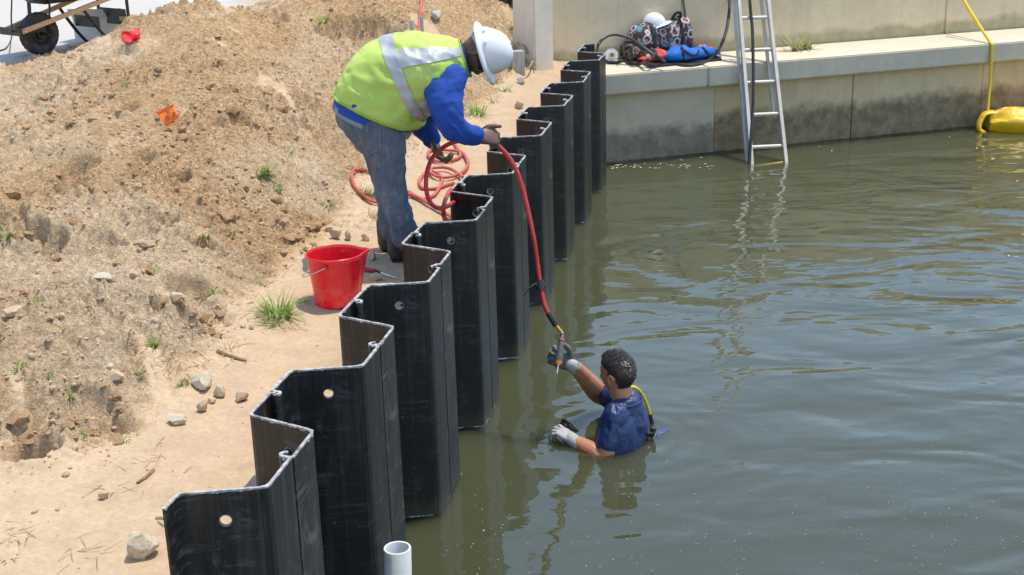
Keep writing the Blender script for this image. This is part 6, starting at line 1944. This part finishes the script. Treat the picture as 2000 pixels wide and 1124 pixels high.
for pts in (((1016, 66), (1024, 74), (1032, 92), (1040, 112), (1038, 134), (1028, 146)), ((1018, 66), (1030, 84), (1036, 104), (1028, 118), (1024, 108)), ((998, 82), (1012, 76), (1026, 78), (1034, 98)), ((1002, 100), (1016, 98), (1030, 100), (1042, 124), (1034, 144)), ((1022, 70), (1036, 94), (1044, 118), (1046, 136)), ((1000, 92), (1008, 104), (1024, 102), (1030, 112))):
    Ps = catmull(A([gpx(p[0], p[1], .03) + A([0, -0.10 + rr.normal() * .03, rr.uniform(0, .05)]) for p in pts]), 30)
    part('stem', G(*tube(Ps, 0.007, 5)), M_STRAW, ev)

# ================================================================== WHEELBARROW
M_BLK = mat_var('black_enamel', (0.014, 0.014, 0.015), (0.035, 0.034, 0.033), 8, 0.45, 0.1, 60, extra=((0.22, 0.19, 0.15), 18, 0.66))
M_TYRE = mat_var('dusty_tyre_rubber', (0.024, 0.023, 0.022), (0.085, 0.075, 0.066), 14, 0.85, 0.4, 60)
M_WOOD = mat_var('varnished_ash_wood', (0.52, 0.30, 0.13), (0.62, 0.38, 0.18), 5, 0.55, 0.2, 40, stretch=(1.5, 14, 14))
wbp = W(82, 108, ROADZ); wbp[2] = ROADZ
wbr = thing('wheelbarrow', 'black wheelbarrow with wooden handles standing on the gravel road', 'wheelbarrow', wbp)
back = norm(A([0.62, 0.78, 0])); lat = A([back[1], -back[0], 0])       # lat points to the near right handle
def wb(x, y, z): return wbp + lat * x + back * y + Zup * z
WR = 0.225
V = []
nu, nv = 56, 20
for i in range(nu):
    a_ = 2 * np.pi * i / nu
    for j in range(nv):
        b_ = 2 * np.pi * j / nv
        cr_, cz_ = math.cos(b_), math.sin(b_)
        rr_ = (WR - 0.062) + 0.062 * np.sign(cr_) * abs(cr_) ** .8
        if cr_ > .75: rr_ -= 0.006 * (1 if (i % 2) else 0)
        V.append(wb(0.062 * np.sign(cz_) * abs(cz_) ** .85, rr_ * math.cos(a_), WR + rr_ * math.sin(a_)))
F = [(i * nv + j, i * nv + (j + 1) % nv, ((i + 1) % nu) * nv + (j + 1) % nv, ((i + 1) % nu) * nv + j) for i in range(nu) for j in range(nv)]
wheel = part('wheel', G(V, F), M_TYRE, wbr)
g = Geo(); 
for s_ in (1, -1):
    prf = [(.02, .045), (.05, .045), (.06, .02), (.095, .018), (.108, .04), (.113, .045)]
    V = [wb(s_ * h, r * math.cos(a_), WR + r * math.sin(a_)) for r, h in prf for a_ in np.linspace(0, 2 * np.pi, 32, endpoint=False)]
    g.add(V, ringfaces(6, 32, True, False))
part('rim', g, M_BLK, wheel); part('axle', G(*tube([wb(-.19, 0, WR), wb(.19, 0, WR)], .012, 10)), M_BLK, wheel)
for s_ in (1, -1):
    p0_, p1_ = wb(s_ * .155, -.30, .285), wb(s_ * .29, 1.35, .66)
    part('handle', G(*bar(p0_, p1_, .042, .046, bev=.005)), M_WOOD, wbr)
    part('bolt', G(*tube([wb(s_ * .18, -.27, .29), wb(s_ * .19, -.27, .29)], .012, 8)), M_CHR, wbr)
    part('wheel_guard', G(*bar(wb(s_ * .165, -.31, .285), wb(s_ * .17, -.03, .30), .010, .055)), M_BLK, wbr)
    part('strut', G(*bar(wb(s_ * .17, .02, .30), wb(s_ * .19, .06, .62), .035, .018)), M_BLK, wbr)
    fx = lambda y: .155 + (y + .3) / 1.65 * .135
    P = [wb(s_ * fx(.42), .42, .44), wb(s_ * (fx(.5) + .01), .60, .18), wb(s_ * (fx(.6) + .01), .74, .022), wb(s_ * (fx(.7) + .01), .80, .012), wb(s_ * (fx(.8) + .01), .90, .03), wb(s_ * (fx(.9) + .01), .94, .20), wb(s_ * (fx(.95)), .95, .54)]
    part('leg', G(*tube(catmull(A(P), 30), .018, 8)), M_BLK, wbr)
part('front_bracket', G(*bar(wb(-.19, -.325, .285), wb(.19, -.325, .285), .012, .075)), M_BLK, wbr)
part('cross_brace', G(*bar(wb(-.25, .925, .30), wb(.25, .925, .30), .008, .17)), M_BLK, wbr)
part('cross_brace', G(*bar(wb(-.22, .60, .28), wb(.22, .60, .28), .006, .12)), M_BLK, wbr)
tv = [wb(-.22, -.05, .53), wb(.22, -.05, .53), wb(.26, .85, .53), wb(-.26, .85, .53), wb(-.32, -.33, .80), wb(.32, -.33, .80), wb(.36, 1.1, .80), wb(-.36, 1.1, .80)]
bm = bmesh.new(); vs = [bm.verts.new(p) for p in tv]
for f in ((3, 2, 1, 0), (0, 1, 5, 4), (1, 2, 6, 5), (2, 3, 7, 6), (3, 0, 4, 7)): bm.faces.new([vs[i] for i in f])
bmesh.ops.bevel(bm, geom=[e for e in bm.edges if len(e.link_faces) == 2], offset=.07, segments=4, affect='EDGES'); bm.verts.index_update()
to_ = part('tray', G(A([v.co[:] for v in bm.verts]), [tuple(v.index for v in f.verts) for f in bm.faces]), M_BLK, wbr); bm.free()
md = to_.modifiers.new('t', 'SOLIDIFY'); md.thickness = .004

# cardboard box
M_CARD = mat_var('white_cardboard', (0.66, 0.64, 0.63), (0.72, 0.70, 0.68), 6, 0.8)
M_KRAFT = mat_var('brown_cardboard', (0.52, 0.36, 0.21), (0.60, 0.43, 0.26), 6, 0.85)
k0, k1_, k2_ = W(148, 83, ROADZ), W(217, 84, ROADZ), W(243, 75, ROADZ)
kx = norm((k1_ - k0) * A([1, 1, 0])); ky = A([-kx[1], kx[0], 0]); kw = np.linalg.norm((k1_ - k0)[:2]); kd = 0.30; kh = 0.26
cb = thing('cardboard_box', 'open white cardboard box with raised flaps beside the wheelbarrow', 'box', k0 * A([1, 1, 0]) + A([0, 0, ROADZ]))
kb = k0 * A([1, 1, 0]) + A([0, 0, ROADZ])
def cbx(x, y, z): return kb + kx * x + ky * y + Zup * z
for (p, q, h) in ((cbx(0, 0, 0), cbx(kw, 0, 0), kh), (cbx(kw, 0, 0), cbx(kw, kd, 0), kh), (cbx(kw, kd, 0), cbx(0, kd, 0), kh), (cbx(0, kd, 0), cbx(0, 0, 0), kh)):
    part('side', G(*bar(p + Zup * h / 2, q + Zup * h / 2, .005, h)), M_CARD, cb, False)
def flap(a_, b_, out, L, ang):
    d = norm(out) * math.cos(ang) + Zup * math.sin(ang)
    n_ = norm(np.cross(b_ - a_, d)) * .002
    V = [a_ + n_, b_ + n_, b_ + d * L + n_, a_ + d * L + n_, a_ - n_, b_ - n_, b_ + d * L - n_, a_ + d * L - n_]
    g = Geo(); g.add(V[:4] + V[4:], [(0, 1, 2, 3), (7, 6, 5, 4), (0, 4, 5, 1), (1, 5, 6, 2), (2, 6, 7, 3), (3, 7, 4, 0)]); part('flap', g, M_CARD, cb, False)
flap(cbx(kw, 0, kh), cbx(kw, kd, kh), kx - ky * .2, .17, -0.25); flap(cbx(0, 0, kh), cbx(kw, 0, kh), -ky, .15, 0.9); flap(cbx(0, kd, kh), cbx(kw, kd, kh), ky, .15, 0.5); flap(cbx(0, 0, kh), cbx(0, kd, kh), -kx, .15, .6)
g = Geo(); g.add(*bar(W(208, 40, 1.28) + ky * .3, W(232, 44, 1.28) + ky * .3, .18, .05)); single('carton', g, M_KRAFT, 'brown cardboard piece standing behind the white box', 'box', smooth=False)
# thin dark cable at the left edge
cbp = [WY(24, -20, 13.9), WY(22, 30, 13.95), WY(23, 62, 14.0), W(21, 80, 1.02), W(12, 94, 1.01), W(0, 99, 1.01), W(-25, 102, 1.01)]
single('cable', G(*tube(catmull(A(cbp), 50), .008, 6)), M_BHOSE, 'thin dark cable hanging by the wheelbarrow at the left edge', 'cable')

# ================================================================== FLOATING BITS
t = NT('floating_leaf_bits'); gi = t.n('NewGeometry')
col = t.ramp(gi.outputs['Random Per Island'], [(0.0, (0.62, 0.55, 0.42)), (0.5, (0.70, 0.68, 0.60)), (0.75, (0.75, 0.28, 0.05)), (1.0, (0.50, 0.40, 0.16))])
M_BITS = t.pbsdf(Base__Color=col, Roughness=0.6)
VS, FS = [], []; rr = np.random.default_rng(77)
def bit(p, L, w):
    a_ = rr.uniform(0, 3.14); d = A([math.cos(a_), math.sin(a_), 0]); s_ = A([-d[1], d[0], 0]); k = len(VS)
    VS.extend([p - d * L, p - s_ * w + Zup * .002, p + d * L, p + s_ * w + Zup * .003]); FS.append((k, k + 1, k + 2, k + 3))
for px, py, L in ((1801, 258, .05), (1854, 268, .03), (1625, 295, .03), (1987, 354, .05), (1908, 290, .05), (1920, 287, .04), (1955, 290, .05), (1940, 311, .05), (1970, 500, .03), (1985, 502, .03), (1330, 313, .05), (1222, 324, .04), (1370, 308, .04), (1290, 320, .03), (1600, 287, .03), (1210, 322, .06), (1933, 660, .012), (945, 1037, .012)):
    bit(W(px, py, 0.003), L * 0.6, L * .22)
for i in range(420):
    px, py = rr.uniform(860, 2000), 1124 - abs(rr.normal()) * 230
    bit(W(px, py, 0.003), rr.uniform(.0015, .0042), .0018)
for i in range(40):
    px, py = rr.uniform(1185, 1400), 330 - (rr.uniform(0, 1)) * 10
    p = W(px, py, 0.003); 
    if (p - a2) @ nW > 0.02: bit(p, rr.uniform(.01, .03), .006)
single('floating_debris', G(VS, FS), M_BITS, kind='stuff', smooth=False)
